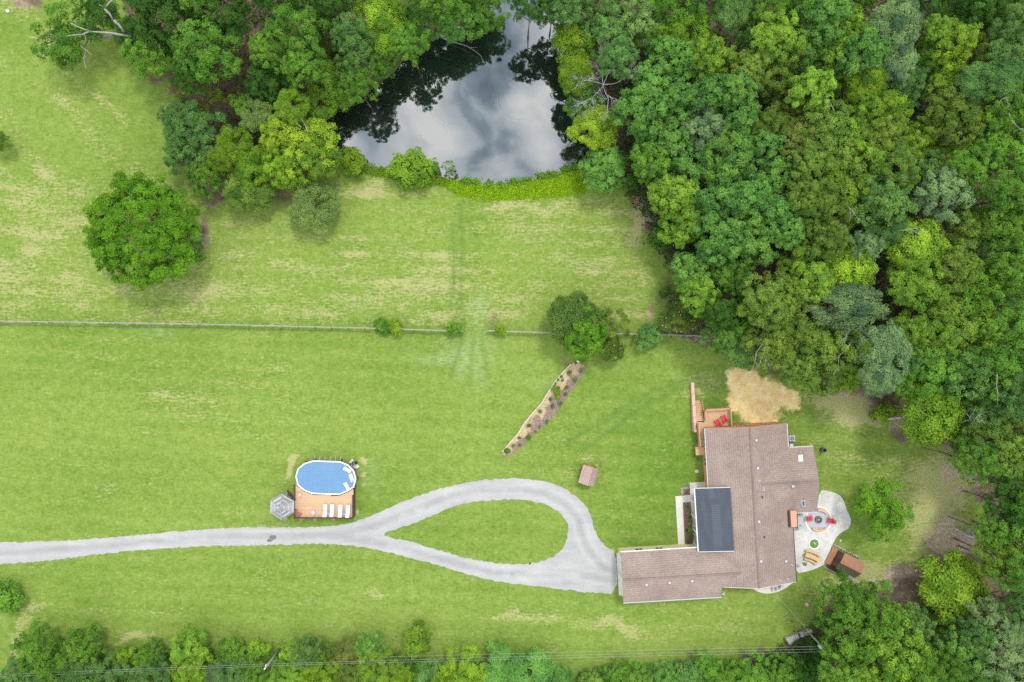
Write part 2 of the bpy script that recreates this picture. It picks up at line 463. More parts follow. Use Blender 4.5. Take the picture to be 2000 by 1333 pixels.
strawc = k.ramp(k.noise(v, 4, 3, .7), (.3, (.235, .225, .085)), (.55, (.315, .30, .135)), (.75, (.41, .385, .215)))
sf = k.math('ADD', k.math('MULTIPLY', fine, .42), k.math('MULTIPLY', strk, .58))
sfac = k.rng(k.math('ADD', sf, k.math('MULTIPLY_ADD', a_straw, .52, -.26)), .43, .63)
g = k.mix(k.math('MULTIPLY', sfac, .85), g, strawc)
g = k.mix(k.math('MULTIPLY', a_pale, k.rng(strk, .3, .65)), g, (.225, .295, .135))
g = k.mix(k.math('MULTIPLY', a_trk, .5), g, (.075, .135, .028))
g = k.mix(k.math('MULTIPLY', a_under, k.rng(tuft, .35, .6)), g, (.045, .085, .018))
dirtc = k.ramp(k.math('ADD', k.math('MULTIPLY', fine, .6), k.math('MULTIPLY', blade, .4)), (.3, (.045, .031, .023)), (.5, (.105, .074, .048)), (.62, (.165, .125, .085)), (.75, (.26, .21, .15)))
dfac = k.rng(k.math('ADD', k.math('MULTIPLY', k.math('ADD', fine, k.math('MULTIPLY', tuft, .6)), .42), a_dirt), .62, 1.0)
tanc = k.ramp(fine, (.32, (.225, .170, .115)), (.5, (.32, .255, .18)), (.66, (.42, .355, .26)))
g = k.mix(dfac, g, k.mix(k.rng(k.math('ADD', a_straw, k.math('MULTIPLY', tuft, .5)), .45, .95), dirtc, tanc))
sandc = k.ramp(k.math('ADD', k.math('MULTIPLY', tuft, .75), k.math('MULTIPLY', fine, .25)), (.32, (.49, .345, .14)), (.5, (.60, .45, .205)), (.68, (.69, .565, .33)))
safac = k.rng(k.math('ADD', k.math('MULTIPLY', k.math('ADD', fine, tuft), .45), a_sand), .70, 1.02)
g = k.mix(safac, g, sandc)
g = k.mix(k.math('MULTIPLY', a_bank, .7), g, (.055, .05, .03))
k.color(g)
k.bump(k.math('ADD', fine, k.math('MULTIPLY', blade, .4)), .30, .10)
gm.materials.append(gmat)
ground = structure(link('ground', gm))

# ------------------------------------------------------------------ pond water
wmat = mat('pond_water', (.010, .016, .012), .015, .5); k = NT(wmat)
k.b.inputs['IOR'].default_value = 2.9
v = k.coord()
rip = k.noise(v, 1.4, 2, .5)
tot = k.math('MULTIPLY', rip, .06)
for cx, cy, r0 in ((1015, 145, 1.4), (1015, 192, 3.2), (1050, 175, 1.1), (898, 213, 1.0), (843, 250, 1.1), (818, 262, .7), (847, 262, 2.2), (915, 320, 2.6), (880, 235, .8), (1070, 120, .7), (735, 270, .6)):
    p = P(cx, cy)
    vm = k.n('ShaderNodeVectorMath', operation='DISTANCE'); k.l(v, vm.inputs[0]); vm.inputs[1].default_value = (p.x, p.y, 0)
    d = vm.outputs['Value']
    wave = k.math('SINE', k.math('MULTIPLY', d, 11.0))
    env = k.math('MULTIPLY', k.rng(d, r0 - .45, r0), k.rng(d, r0, r0 + .45, 1, 0))
    tot = k.math('ADD', tot, k.math('MULTIPLY', k.math('MULTIPLY', wave, env), .02))
k.bump(tot, .25, .05)
wp = [P(*p) for p in POND]; cx = sum(p.x for p in wp) / len(wp); cy = sum(p.y for p in wp) / len(wp)
wb = MB(); wb.prism([(cx + (p.x - cx) * 1.1, cy + (p.y - cy) * 1.1) for p in wp], -.75, -.35)
structure(wb.obj('pond_water', wmat))

# ------------------------------------------------------------------ driveway with its turning loop
DR_OUT = [(-500, 1070), (-200, 1063), (0, 1060), (100, 1057), (200, 1052), (300, 1042), (400, 1034), (480, 1030), (560, 1030), (640, 1029), (680, 1023), (720, 1010), (760, 992), (800, 975), (840, 961),
          (880, 949), (920, 941), (960, 936), (1010, 934), (1050, 938), (1090, 948), (1120, 965), (1145, 990), (1155, 1010), (1160, 1030), (1166, 1050), (1180, 1065), (1203, 1079),
          (1207, 1161), (1150, 1158), (1100, 1151), (1050, 1146), (1000, 1140), (950, 1132), (900, 1118), (850, 1103), (800, 1090), (760, 1079), (700, 1067), (640, 1062), (560, 1064),
          (480, 1066), (400, 1067), (300, 1072), (200, 1082), (100, 1095), (0, 1103), (-200, 1110), (-500, 1118)]
DR_IN = [(745, 1044), (780, 1032), (820, 1018), (860, 1000), (900, 985), (950, 977), (1000, 976), (1040, 979), (1070, 986), (1095, 1002), (1107, 1020), (1110, 1040), (1105, 1060),
         (1095, 1076), (1075, 1091), (1045, 1100), (1010, 1103), (960, 1100), (900, 1088), (850, 1072), (800, 1058), (760, 1050)]
def smooth_poly(pts, it=2):
    for _ in range(it):
        q = []
        for i in range(len(pts)):
            a, b = pts[i], pts[(i + 1) % len(pts)]
            q += [(a[0] * .75 + b[0] * .25, a[1] * .75 + b[1] * .25), (a[0] * .25 + b[0] * .75, a[1] * .25 + b[1] * .75)]
        pts = q
    return pts
def rag(pts, amp, step, seed):
    r = random.Random(seed); q = []
    for i in range(len(pts)):
        a, b = pts[i], pts[(i + 1) % len(pts)]
        n = max(1, int(math.hypot(b[0] - a[0], b[1] - a[1]) / step))
        for j in range(n):
            t = j / n; q.append((a[0] + (b[0] - a[0]) * t + r.uniform(-amp, amp), a[1] + (b[1] - a[1]) * t + r.uniform(-amp, amp)))
    return q
o_ = [P(*p) for p in rag(smooth_poly(DR_OUT, 1), 1.5, 5, 3)]; i_ = [P(*p) for p in rag(smooth_poly(DR_IN, 1), 1.5, 5, 4)]
allp = o_ + i_
db = MB(); vs = [(p.x, p.y, .03) for p in allp] + [(p.x, p.y, -.05) for p in allp]; fs = []
for t in tessellate_polygon([[Vector((p.x, p.y, 0)) for p in o_], [Vector((p.x, p.y, 0)) for p in i_]]):
    A, B, C = (Vector((allp[i].x, allp[i].y, 0)) for i in t)
    fs.append(tuple(t) if (B - A).cross(C - A).z > 0 else tuple(t[::-1]))
L = len(allp)
for lo, n in ((0, len(o_)), (len(o_), len(i_))):
    for i in range(n): fs.append((lo + i, lo + (i + 1) % n, L + lo + (i + 1) % n, L + lo + i))

# wheel paths: the surface gets points every half metre and each knows how far it lies from the middle of the lane
CL = [[(-500, 1094), (0, 1081), (200, 1067), (400, 1050), (560, 1047), (660, 1045), (730, 1028), (800, 1000), (880, 968), (950, 956), (1010, 954), (1060, 963), (1105, 985), (1130, 1015), (1137, 1045), (1150, 1075), (1180, 1110), (1206, 1120)],
      [(640, 1047), (730, 1058), (800, 1074), (900, 1103), (960, 1117), (1040, 1124), (1110, 1118), (1200, 1135)]]
from mathutils.geometry import delaunay_2d_cdt
pts2 = [Vector((p.x, p.y)) for p in allp]; xs_ = np.arange(-80, 17, .5); ys_ = np.arange(-39, -19, .5); QX, QY = np.meshgrid(xs_, ys_); QX = QX + RNG.uniform(-.1, .1, QX.shape); QY = QY + RNG.uniform(-.1, .1, QX.shape)
QPX, QPY = QX * S + 1000, 666.5 - QY * S
okq = (sdist(QPX, QPY, [(p.x * S + 1000, 666.5 - p.y * S) for p in o_]) < -2.5) & (sdist(QPX, QPY, [(p.x * S + 1000, 666.5 - p.y * S) for p in i_]) > 2.5)
pts2 += [Vector((a, b)) for a, b in zip(QX[okq], QY[okq])]
e1 = [(i, (i + 1) % len(o_)) for i in range(len(o_))] + [(len(o_) + i, len(o_) + (i + 1) % len(i_)) for i in range(len(i_))]
ov, oe, of, *_r = delaunay_2d_cdt(pts2, e1, [], 0, 1e-5)
OV = np.array([tuple(p) for p in ov]); cen = np.array([OV[list(f)].mean(0) for f in of]); CPX, CPY = cen[:, 0] * S + 1000, 666.5 - cen[:, 1] * S
inn = (sdist(CPX, CPY, [(p.x * S + 1000, 666.5 - p.y * S) for p in o_]) < 0) & (sdist(CPX, CPY, [(p.x * S + 1000, 666.5 - p.y * S) for p in i_]) > 0)
side = fs[-(len(o_) + len(i_)):]; L2 = len(OV)
def ccw(f):
    a, b, c = OV[f[0]], OV[f[1]], OV[f[2]]
    return tuple(f) if (b[0] - a[0]) * (c[1] - a[1]) - (b[1] - a[1]) * (c[0] - a[0]) > 0 else tuple(f[::-1])
fs = [ccw(list(f)) for f, q in zip(of, inn) if q]
for lo, n in ((0, len(o_)), (len(o_), len(i_))):
    for i in range(n): fs.append((lo + i, lo + (i + 1) % n, L2 + lo + (i + 1) % n, L2 + lo + i))
vs = [(p[0], p[1], .03) for p in OV] + [(p.x, p.y, -.05) for p in allp]
VX, VY = np.array([v_[0] for v_ in vs]), np.array([v_[1] for v_ in vs]); VPX, VPY = VX * S + 1000, 666.5 - VY * S
dcl = np.minimum(ldist(VPX, VPY, CL[0]), ldist(VPX, VPY, CL[1])) / S
wear = np.exp(-((dcl - .85) / .38) ** 2) * (.5 + .9 * (fbm(VX, VY, 6, 17) - .2)); midd = np.exp(-(dcl / .45) ** 2) * (fbm(VX, VY, 7, 19) > .46)
db.add(vs, fs)
dmat = mat('driveway_gravel', rough=.9, spec=.2); k = NT(dmat); v = k.coord(); vs_ = k.coord((.12, .9, 1))
f = k.math('ADD', k.math('MULTIPLY', k.noise(v, 7, 4, .7), .2), k.math('ADD', k.math('MULTIPLY', k.noise(v, .35, 4, .6, .4), .36), k.math('MULTIPLY', k.noise(vs_, 1.0, 3, .6, .5), .44)))
c = k.ramp(f, (.36, (.235, .235, .237)), (.47, (.275, .275, .274)), (.56, (.305, .303, .298)), (.68, (.37, .36, .345)))
at = k.n('ShaderNodeAttribute', attribute_name='wear'); sc_ = k.n('ShaderNodeSeparateColor'); k.l(at.outputs['Color'], sc_.inputs[0])
c = k.mix(k.math('MULTIPLY', sc_.outputs[0], .5), c, (.385, .378, .36)); c = k.mix(k.math('MULTIPLY', sc_.outputs[1], .45), c, (.205, .205, .21))
k.color(c)
dro = structure(db.obj('driveway', dmat))
dat = dro.data.attributes.new('wear', 'FLOAT_COLOR', 'POINT'); dat.data.foreach_set('color', np.stack([np.clip(wear, 0, 1), np.clip(midd, 0, 1), 0 * wear, 0 * wear + 1], -1).reshape(-1).astype(np.float32))
sb = MB()
for cx, cy, rx, ry in ((533, 1050, 7, 4.5), (527, 1056, 6, 3.5)):
    p = P(cx, cy); sb.prism([(p.x + rx / S * math.cos(t * .524) * rnd.uniform(.75, 1.15), p.y + ry / S * math.sin(t * .524) * rnd.uniform(.75, 1.15)) for t in range(12)], .02 + .001 * cy % .003, .038 + (.004 if cx > 530 else 0))
tag(sb.obj('asphalt_patch', grainy('fresh_asphalt', (.115, .12, .135), .25)), 'dark grey patch of fresh asphalt on the pale driveway', 'asphalt patch')
# ------------------------------------------------------------------ trees
def leaf_mat(name, trans=.22, rough=.7, spec=.06):
    m = bpy.data.materials.new(name); m.use_nodes = True; k = NT(m)
    oi = k.n('ShaderNodeObjectInfo'); at = k.n('ShaderNodeAttribute', attribute_name='tint')
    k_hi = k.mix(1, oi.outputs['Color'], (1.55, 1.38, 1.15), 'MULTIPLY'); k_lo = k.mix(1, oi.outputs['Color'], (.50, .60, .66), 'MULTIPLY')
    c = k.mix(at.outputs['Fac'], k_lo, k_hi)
    k.color(c); k.b.inputs['Roughness'].default_value = rough; k.b.inputs['Specular IOR Level'].default_value = spec
    tr = k.n('ShaderNodeBsdfTranslucent'); k.l(k.mix(1, c, (1.25, 1.3, .55), 'MULTIPLY'), tr.inputs['Color'])
    ms = k.n('ShaderNodeMixShader'); ms.inputs[0].default_value = trans
    k.l(k.b.outputs[0], ms.inputs[1]); k.l(tr.outputs[0], ms.inputs[2])
    k.l(ms.outputs[0], m.node_tree.nodes['Material Output'].inputs['Surface'])
    return m
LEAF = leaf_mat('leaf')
BARK = grainy('bark', (.16, .135, .11), .35, 2, bump=.6, stretch=(1, 1, .25))
GREYBARK = grainy('weathered_bark', (.27, .26, .245), .25, 2, bump=.4)

def unit(v): return v / np.maximum(np.linalg.norm(v, axis=-1, keepdims=True), 1e-9)

def crown_mesh(name, seed, R=5.0, HV=4.2, nb=30, br=(.26, .40), spb=26, lps=18, leaf=.36, aspect=.6, spread=.42, flat=.75, low=-.25, up=.7, star=0.0, core=.62, noise=.14, rj=(.62, 1.22)):
    r = np.random.default_rng(seed)
    d = unit(r.normal(size=(nb * 3, 3))); d = d[d[:, 2] > low]
    # spread the boughs: greedy farthest choice
    pick = [0]; dist = np.linalg.norm(d - d[0], axis=1)
    while len(pick) < min(nb, len(d)):
        i = int(np.argmax(dist + r.random(len(d)) * .12)); pick.append(i); dist = np.minimum(dist, np.linalg.norm(d - d[i], axis=1))
    d = d[pick]
    bc = d * np.array([R * core, R * core, HV * core]) * r.uniform(*rj, (len(d), 1)); brad = R * r.uniform(*br, len(d))
    bt = r.normal(0, .20, len(d)); bst = r.uniform(.68, 1.32, (len(d), 3))
    ns = np.maximum(6, (spb * (brad / brad.mean()) ** 2)).astype(int)
    bi = np.repeat(np.arange(len(d)), ns)
    sv = unit(r.normal(size=(len(bi), 3)) + .75 * d[bi] + np.array([0, 0, up]))
    sp = bc[bi] + sv * brad[bi][:, None] * bst[bi] * np.array([1, 1, flat]) * r.uniform(.60, 1.28, (len(bi), 1))
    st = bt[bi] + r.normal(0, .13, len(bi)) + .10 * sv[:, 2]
    li = np.repeat(np.arange(len(bi)), lps)
    n = len(li)
    sn = unit(sv * .8 + np.array([0, 0, .6]))[li]
    q = r.normal(size=(n, 3)); q = q - (q * sn).sum(1, keepdims=True) * sn * .75
    qn = unit(q); rad = np.linalg.norm(q, axis=1, keepdims=True)
    c = sp[li] + q * spread * .6
    c = c - sn * (q * q).sum(1, keepdims=True) * spread * .10
    nrm = unit(sn + qn * rad * .35 + r.normal(size=(n, 3)) * .36)
    tdir = unit(qn * (0.5 + star) + r.normal(size=(n, 3)) * .5 * (1 - star * .7) - np.array([0, 0, .25]))
    t = unit(tdir - (tdir * nrm).sum(1, keepdims=True) * nrm); b = np.cross(nrm, t)
    ln = leaf * r.uniform(.7, 1.25, (n, 1)); wd = ln * aspect
    V = np.stack([c - t * ln * .5, c - b * wd * .5 + t * ln * .05, c + t * ln * .5, c + b * wd * .5 + t * ln * .05], 1).reshape(-1, 3)
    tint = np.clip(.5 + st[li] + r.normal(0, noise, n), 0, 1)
    me = bpy.data.meshes.new(name)
    me.vertices.add(n * 4); me.vertices.foreach_set('co', V.ravel())
    me.loops.add(n * 4); me.loops.foreach_set('vertex_index', np.arange(n * 4))
    me.polygons.add(n); me.polygons.foreach_set('loop_start', np.arange(0, n * 4, 4)); me.polygons.foreach_set('loop_total', np.full(n, 4))
    me.update(calc_edges=True)
    a = me.attributes.new('tint', 'FLOAT', 'POINT'); a.data.foreach_set('value', np.repeat(tint, 4).astype(np.float32))
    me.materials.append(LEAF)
    return me

PROTO = {}
def protos(kind, seeds, **kw): PROTO[kind] = ([crown_mesh(kind + '_crown', s_, **kw) for s_ in seeds], kw.get('R', 5.0), kw.get('HV', 4.2))
protos('oak', (1, 2, 3, 4), nb=62, br=(.12, .25), spb=9, lps=26, leaf=.29, spread=.40, core=.70, flat=.95, rj=(.58, 1.36), HV=5.2)
protos('poplar', (11, 12, 13), nb=70, br=(.11, .22), spb=9, lps=24, leaf=.33, aspect=.75, HV=6.2, spread=.40, noise=.2, core=.72, flat=.9)
protos('fine', (21, 22, 23), nb=40, br=(.15, .30), spb=24, lps=22, leaf=.27, aspect=.55, spread=.46, noise=.10, HV=4.0)
protos('layered', (31, 32, 33), nb=34, br=(.22, .34), spb=18, lps=22, leaf=.42, aspect=.55, spread=.62, flat=.35, star=.6, up=.9, HV=4.0)
protos('sparse', (41, 42), nb=22, br=(.15, .26), spb=15, lps=16, leaf=.32, core=.78, HV=3.4)
protos('airy', (44, 45), nb=56, br=(.12, .24), spb=9, lps=18, leaf=.32, core=.64, rj=(.35, 1.35), HV=3.6, aspect=.45, star=.4)
protos('dome', (54,), R=8.5, HV=6.5, nb=190, br=(.07, .15), spb=10, lps=26, leaf=.31, core=.78, spread=.42, flat=.9, rj=(.75, 1.12))
protos('bush', (61, 62, 63), R=1.6, HV=1.3, nb=16, br=(.30, .46), spb=20, lps=12, leaf=.19, spread=.2, low=-.5)
protos('sumac', (71, 72), R=3.0, HV=2.2, nb=20, br=(.26, .38), spb=5, lps=26, leaf=.85, aspect=.17, spread=.55, star=1.0, flat=.5, up=1.4, noise=.1)
protos('needle', (81,), R=2.2, HV=2.6, nb=16, br=(.3, .45), spb=26, lps=18, leaf=.45, aspect=.10, spread=.3, star=.9)

PAL = {  # leaf colours, by what a photograph of one shows
    'mg': (.086, .200, .026), 'dg': (.050, .132, .022), 'bg': (.080, .176, .045), 'lg': (.136, .252, .022), 'yg': (.175, .295, .026),
    'ol': (.106, .182, .030), 'gb': (.125, .208, .088), 'br': (.096, .128, .030), 'gl': (.094, .222, .044), 'lm': (.126, .240, .028), 'sg': (.130, .215, .062),
    'fg': (.068, .160, .010), 'og': (.066, .128, .030), 'mp': (.098, .225, .018)}
WORD = {'mg': 'mid green', 'dg': 'dark green', 'bg': 'bluish green', 'lg': 'bright lime', 'yg': 'vivid yellow-green', 'ol': 'olive green', 'gb': 'grey-blue', 'br': 'brownish olive',
        'gl': 'glossy green', 'lm': 'light green', 'sg': 'sage green', 'fg': 'deep green', 'og': 'dark olive', 'mp': 'maple green'}
NOUN = {'oak': 'broad tree crown', 'poplar': 'clumpy tree crown', 'fine': 'fine-leaved tree crown', 'layered': 'layered tree crown', 'sparse': 'thin open tree', 'airy': 'airy tree crown', 'dome': 'big domed tree',
        'bush': 'small bush', 'sumac': 'sumac clump with long leaflets', 'needle': 'needle-leaved sapling'}

def grow(seed, start, direction, length, rad, depth, mb, spreadk=.55, n=3, gnarl=.22):
    """bare wood: a limb and its forks"""
    r = random.Random(seed)
    def limb(p, d, L, r0, dep):
        pts = [p]; rr = [r0]; q = p.copy(); dd = d.normalized()
        for i in range(4):
            dd = (dd + Vector((r.uniform(-1, 1), r.uniform(-1, 1), r.uniform(-.6, .7))) * gnarl).normalized()
            q = q + dd * L / 4; pts.append(q.copy()); rr.append(r0 * (1 - .17 * (i + 1)))
        mb.tube(pts, rr, 5 if dep > 1 else 4)
        if dep > 0:
            for j in range(n):
                b = pts[r.choice((2, 3, 4, 4))]; e = (dd + Vector((r.uniform(-1, 1), r.uniform(-1, 1), r.uniform(-.4, .8))) * spreadk * 1.4).normalized()
                limb(b, e, L * r.uniform(.5, .75), r0 * .5, dep - 1)
    limb(Vector(start), Vector(direction), length, rad, depth)
    return mb

def trunk_mesh(seed):
    """trunk of unit height 1 and crown spread 1, with limbs"""
    r = random.Random(seed); mb = MB()
    mb.tube([(0, 0, -.02), (.01, .0, .12), (.02, -.01, .4), (.0, .02, .72), (.02, .01, .9)], [.055, .04, .032, .022, .01], 8)
    for j in range(7):
        a = j * 2.4 + r.uniform(-.4, .4); z = .35 + .07 * j; L = r.uniform(.5, .8) * (1 - .4 * j / 7)
        mb.tube([(.01, 0, z), (L * .45 * math.cos(a), L * .45 * math.sin(a), z + .12), (L * math.cos(a + .2), L * math.sin(a + .2), z + .22)], [.018, .012, .004], 5)
    return mb.mesh('trunk', BARK, True)
TRUNKS = [trunk_mesh(s_) for s_ in (1, 2, 3)]

TREES = []   # (root, px, py, r, named label or None, colour, kind)
tr_rng = random.Random(77)
def tree(px, py, r, c, kind='oak', h=None, label=None, base=None, ell=1.0, rot=None, cat='tree', group=None, name=None):
    """px, py, r: where the crown shows in the photograph and how wide; h: height in metres"""
    ms, R0, HV0 = PROTO[kind]
    if h is None: h = 14
    if label is None and h > 8: h += tr_rng.uniform(-1.8, 2.2)
    zc = None
    R = r / S
    if kind == 'bush': hv = min(R * .8, h * .5)
    else: hv = min(R * HV0 / R0, h * .45)
    zc = h - hv
    kz = (H - zc) / H
    R *= kz; hv *= kz
    c0 = P(px, py, zc)
    b0 = P(*base) if base else Vector((c0.x, c0.y, 0))
    nm = name or ('shrub' if kind in ('bush', 'sumac') else ('sparse_tree' if kind == 'sparse' else 'broadleaf_tree'))
    rot = tr_rng.uniform(0, 6.28) if rot is None else rot
    root = thing(nm, label, cat, (b0.x, b0.y, 0), 0, group)
    k_ = R / R0
    cr = link('crown', tr_rng.choice(ms), root, (c0.x - b0.x, c0.y - b0.y, zc), rot, (k_ * ell, k_ / ell, hv / HV0))
    if kind in ('sumac',): cr.rotation_euler.z = rot
    v_ = tr_rng.uniform(.80, 1.18); cc = PAL[c]; hs = tr_rng.uniform(-.06, .06)
    cr.color = (cc[0] * v_ * (1 + hs), cc[1] * v_, cc[2] * v_ * (1 - hs), 1)
    if kind not in ('bush', 'sumac') or h > 3:
        if base:
            lean = Vector((c0.x - b0.x, c0.y - b0.y, zc)); mb = MB()
            mb.tube([(0, 0, -.1), lean * .25 + Vector((0, .1, .15)), lean * .55, lean * .95], [.26, .22, .18, .07], 8)
            for j in range(5):
                p = lean * (.5 + .1 * j); a = j * 2.3
                mb.tube([p, p + Vector((math.cos(a) * R * .4, math.sin(a) * R * .4, .9)), p + Vector((math.cos(a + .3) * R * .75, math.sin(a + .3) * R * .75, 1.4))], [.09, .06, .02], 5)
            mb.obj('trunk', GREYBARK, root, True)
        else:
            link('trunk', tr_rng.choice(TRUNKS), root, (0, 0, 0), rot, (R * .9, R * .9, zc * 1.05))
    else:
        mb = MB()
        for j in range(4):
            a = j * 1.57 + .4; mb.tube([(0, 0, -.05), (math.cos(a) * R * .3, math.sin(a) * R * .3, zc)], [.03, .015], 5)
        mb.obj('stem', BARK, root)
    TREES.append([root, px, py, r, label, c, kind, group])
    return root

# --- trees one can pick out singly
sp1 = tree(135, 78, 72, 'mg', 'airy', 8, 'thin open oak with pale bare limbs leaning over the meadow, top corner', base=(258, 72))
mb = MB()
for a, b, rr in (((258, 72), (178, 62), .13), ((178, 62), (137, 45), .08), ((178, 62), (160, 68), .1), ((160, 68), (120, 73), .08), ((120, 73), (97, 66), .05), ((112, 73), (102, 86), .04), ((165, 70), (168, 78), .04), ((168, 100), (168, 135), .04), ((158, 90), (180, 108), .04)):
    p, q = P(*a, 6.6) - sp1.location, P(*b, 7.2) - sp1.location; m_ = (p + q) / 2 + Vector((rnd.uniform(-.2, .2), rnd.uniform(-.3, .3), .2)); mb.tube([p, m_, q], [rr * 1.2, rr, rr * .7], 6)
mb.obj('bare_limb', GREYBARK, sp1, True)
sp2 = tree(195, 18, 55, 'dg', 'airy', 9, 'thin dark tree with forked grey limb beside the open oak, at the top edge')
mb = MB(); 
for a, b, rr in (((242, 62), (222, 40), .16), ((222, 40), (204, 18), .13), ((204, 18), (220, 0), .1), ((204, 18), (194, 10), .07)):
    p, q = P(*a, 7.5) - sp2.location, P(*b, 8.6) - sp2.location; mb.tube([p, (p + q) / 2 + Vector((.1, .1, .1)), q], [rr * 1.1, rr, rr * .85], 6)
mb.obj('bare_limb', GREYBARK, sp2, True)
tree(282, 452, 118, 'fg', 'dome', 11, 'huge round dark green tree standing alone on the open meadow')
tree(612, 404, 56, 'sg', 'fine', 5, 'rounded sage green tree on the meadow just below the pond thicket')
tree(688, 318, 28, 'lg', 'bush', 2.6, 'small lime bush at the end of the weedy pond bank, beside the thicket')
tree(805, 333, 43, 'lg', 'bush', 3.4, 'largest lime bush standing alone on the pond bank')
tree(876, 326, 14, 'sg', 'sparse', 3, 'spindly pale sapling standing at the water edge of the pond')
tree(1185, 328, 52, 'gl', 'poplar', 7, 'round bright green tree at the pond corner where the weedy bank ends')
tree(1160, 252, 52, 'yg', 'fine', 9, 'vivid yellow-green tree hanging over the pond, above the round corner tree')
tree(590, 285, 68, 'yg', 'oak', 9, 'vivid yellow-green tree in the thicket beside the pond, largest of that colour')
tree(745, 50, 66, 'yg', 'fine', 11, 'yellow-green tree among darker trees on the upper pond bank')
tree(385, 262, 62, 'bg', 'oak', 8, 'bluish green tree at the meadow edge of the pond thicket')
tree(385, 176, 50, 'lg', 'sparse', 5, 'low lime tree under the dark crowns at the meadow edge')
tree(505, 230, 36, 'sg', 'fine', 7, 'pale willow-like tree with drooping fine leaves in the thicket')
tree(405, 350, 38, 'mg', 'oak', 7, 'bushy bright green tree at the tip of the thicket closest to the huge round tree')
tree(1855, 97, 52, 'yg', 'oak', 16, 'vivid yellow-green crown high in the wood near the top corner')
tree(1790, 478, 62, 'yg', 'layered', 15, 'brightest yellow-green crown in the middle of the big wood')
tree(1660, 520, 58, 'yg', 'layered', 14, 'yellow-green spreading crown in the wood, just above the grey-blue crown')
tree(1640, 597, 72, 'gb', 'fine', 15, 'grey-blue fine-leaved crown in the wood, the larger of two', ell=1.3, rot=0)
tree(1722, 690, 62, 'gb', 'fine', 15, 'grey-blue crown at the wood edge above the bare brown ground', ell=.85, rot=0)
tree(1825, 808, 64, 'lg', 'layered', 13, 'lime green tree with a long pale leaning trunk at the wood edge', base=(1706, 823))
tree(1728, 806, 24, 'lg', 'bush', 3, 'small lime bush beside the pale leaning trunk')
tree(1718, 992, 66, 'mp', 'airy', 8, 'airy bright green tree standing beside the concrete patio')
tree(1856, 1148, 76, 'yg', 'layered', 9, 'vivid lime tree spreading over the brown ground, by the lower corner')
tree(1345, 55, 48, 'lg', 'fine', 13, 'olive-lime fine-leaved crown at the top of the wood beyond the pond')
tree(815, 1250, 31, 'lm', 'bush', 3.2, 'round dense shrub alone on the lower lawn beside the hedgerow')
tree(370, 1266, 43, 'lm', 'oak', 5.5, 'leafy light green tree rising above the rest of the hedgerow')
tree(5, 1168, 34, 'mg', 'bush', 3.5, 'dark leafy shrub cut by the picture edge below the driveway')
tree(2, 276, 22, 'ol', 'needle', 4, 'feathery pine sapling cut by the picture edge in the meadow')
tree(748, 638, 17, 'mg', 'bush', 1.8, 'darker of two joined shrubs on the meadow fence')
tree(772, 640, 16, 'lg', 'bush', 1.8, 'brighter of two joined shrubs on the meadow fence')
tree(886, 644, 16, 'mg', 'bush', 2.0, 'round clipped shrub at the fence end beside the gap')
tree(976, 647, 12, 'lg', 'bush', 1.7, 'small round shrub on the fence beside the open gate')
tree(1124, 628, 66, 'og', 'fine', 8, 'dark small-leaved tree on the fence, the larger behind the bright maple')
tree(1143, 650, 50, 'mp', 'poplar', 8.5, 'bright glossy maple on the fence above the flower bed')
tree(1195, 683, 32, 'ol', 'fine', 4.5, 'olive tree with pale blossom beside the bright maple')
tree(1200, 632, 34, 'ol', 'sparse', 5.5, 'nearly bare twiggy tree between the bright maple and the clipped fence bush')
tree(1266, 655, 27, 'bg', 'bush', 3.0, 'bluish green bush astride the fence at the wood corner')
tree(1327, 622, 38, 'ol', 'fine', 6, 'olive tree covered with pale blossom at the wood corner')
tree(1298, 573, 11, 'bg', 'bush', 1.8, 'tiny bluish bush at the edge of the wood above the fence')

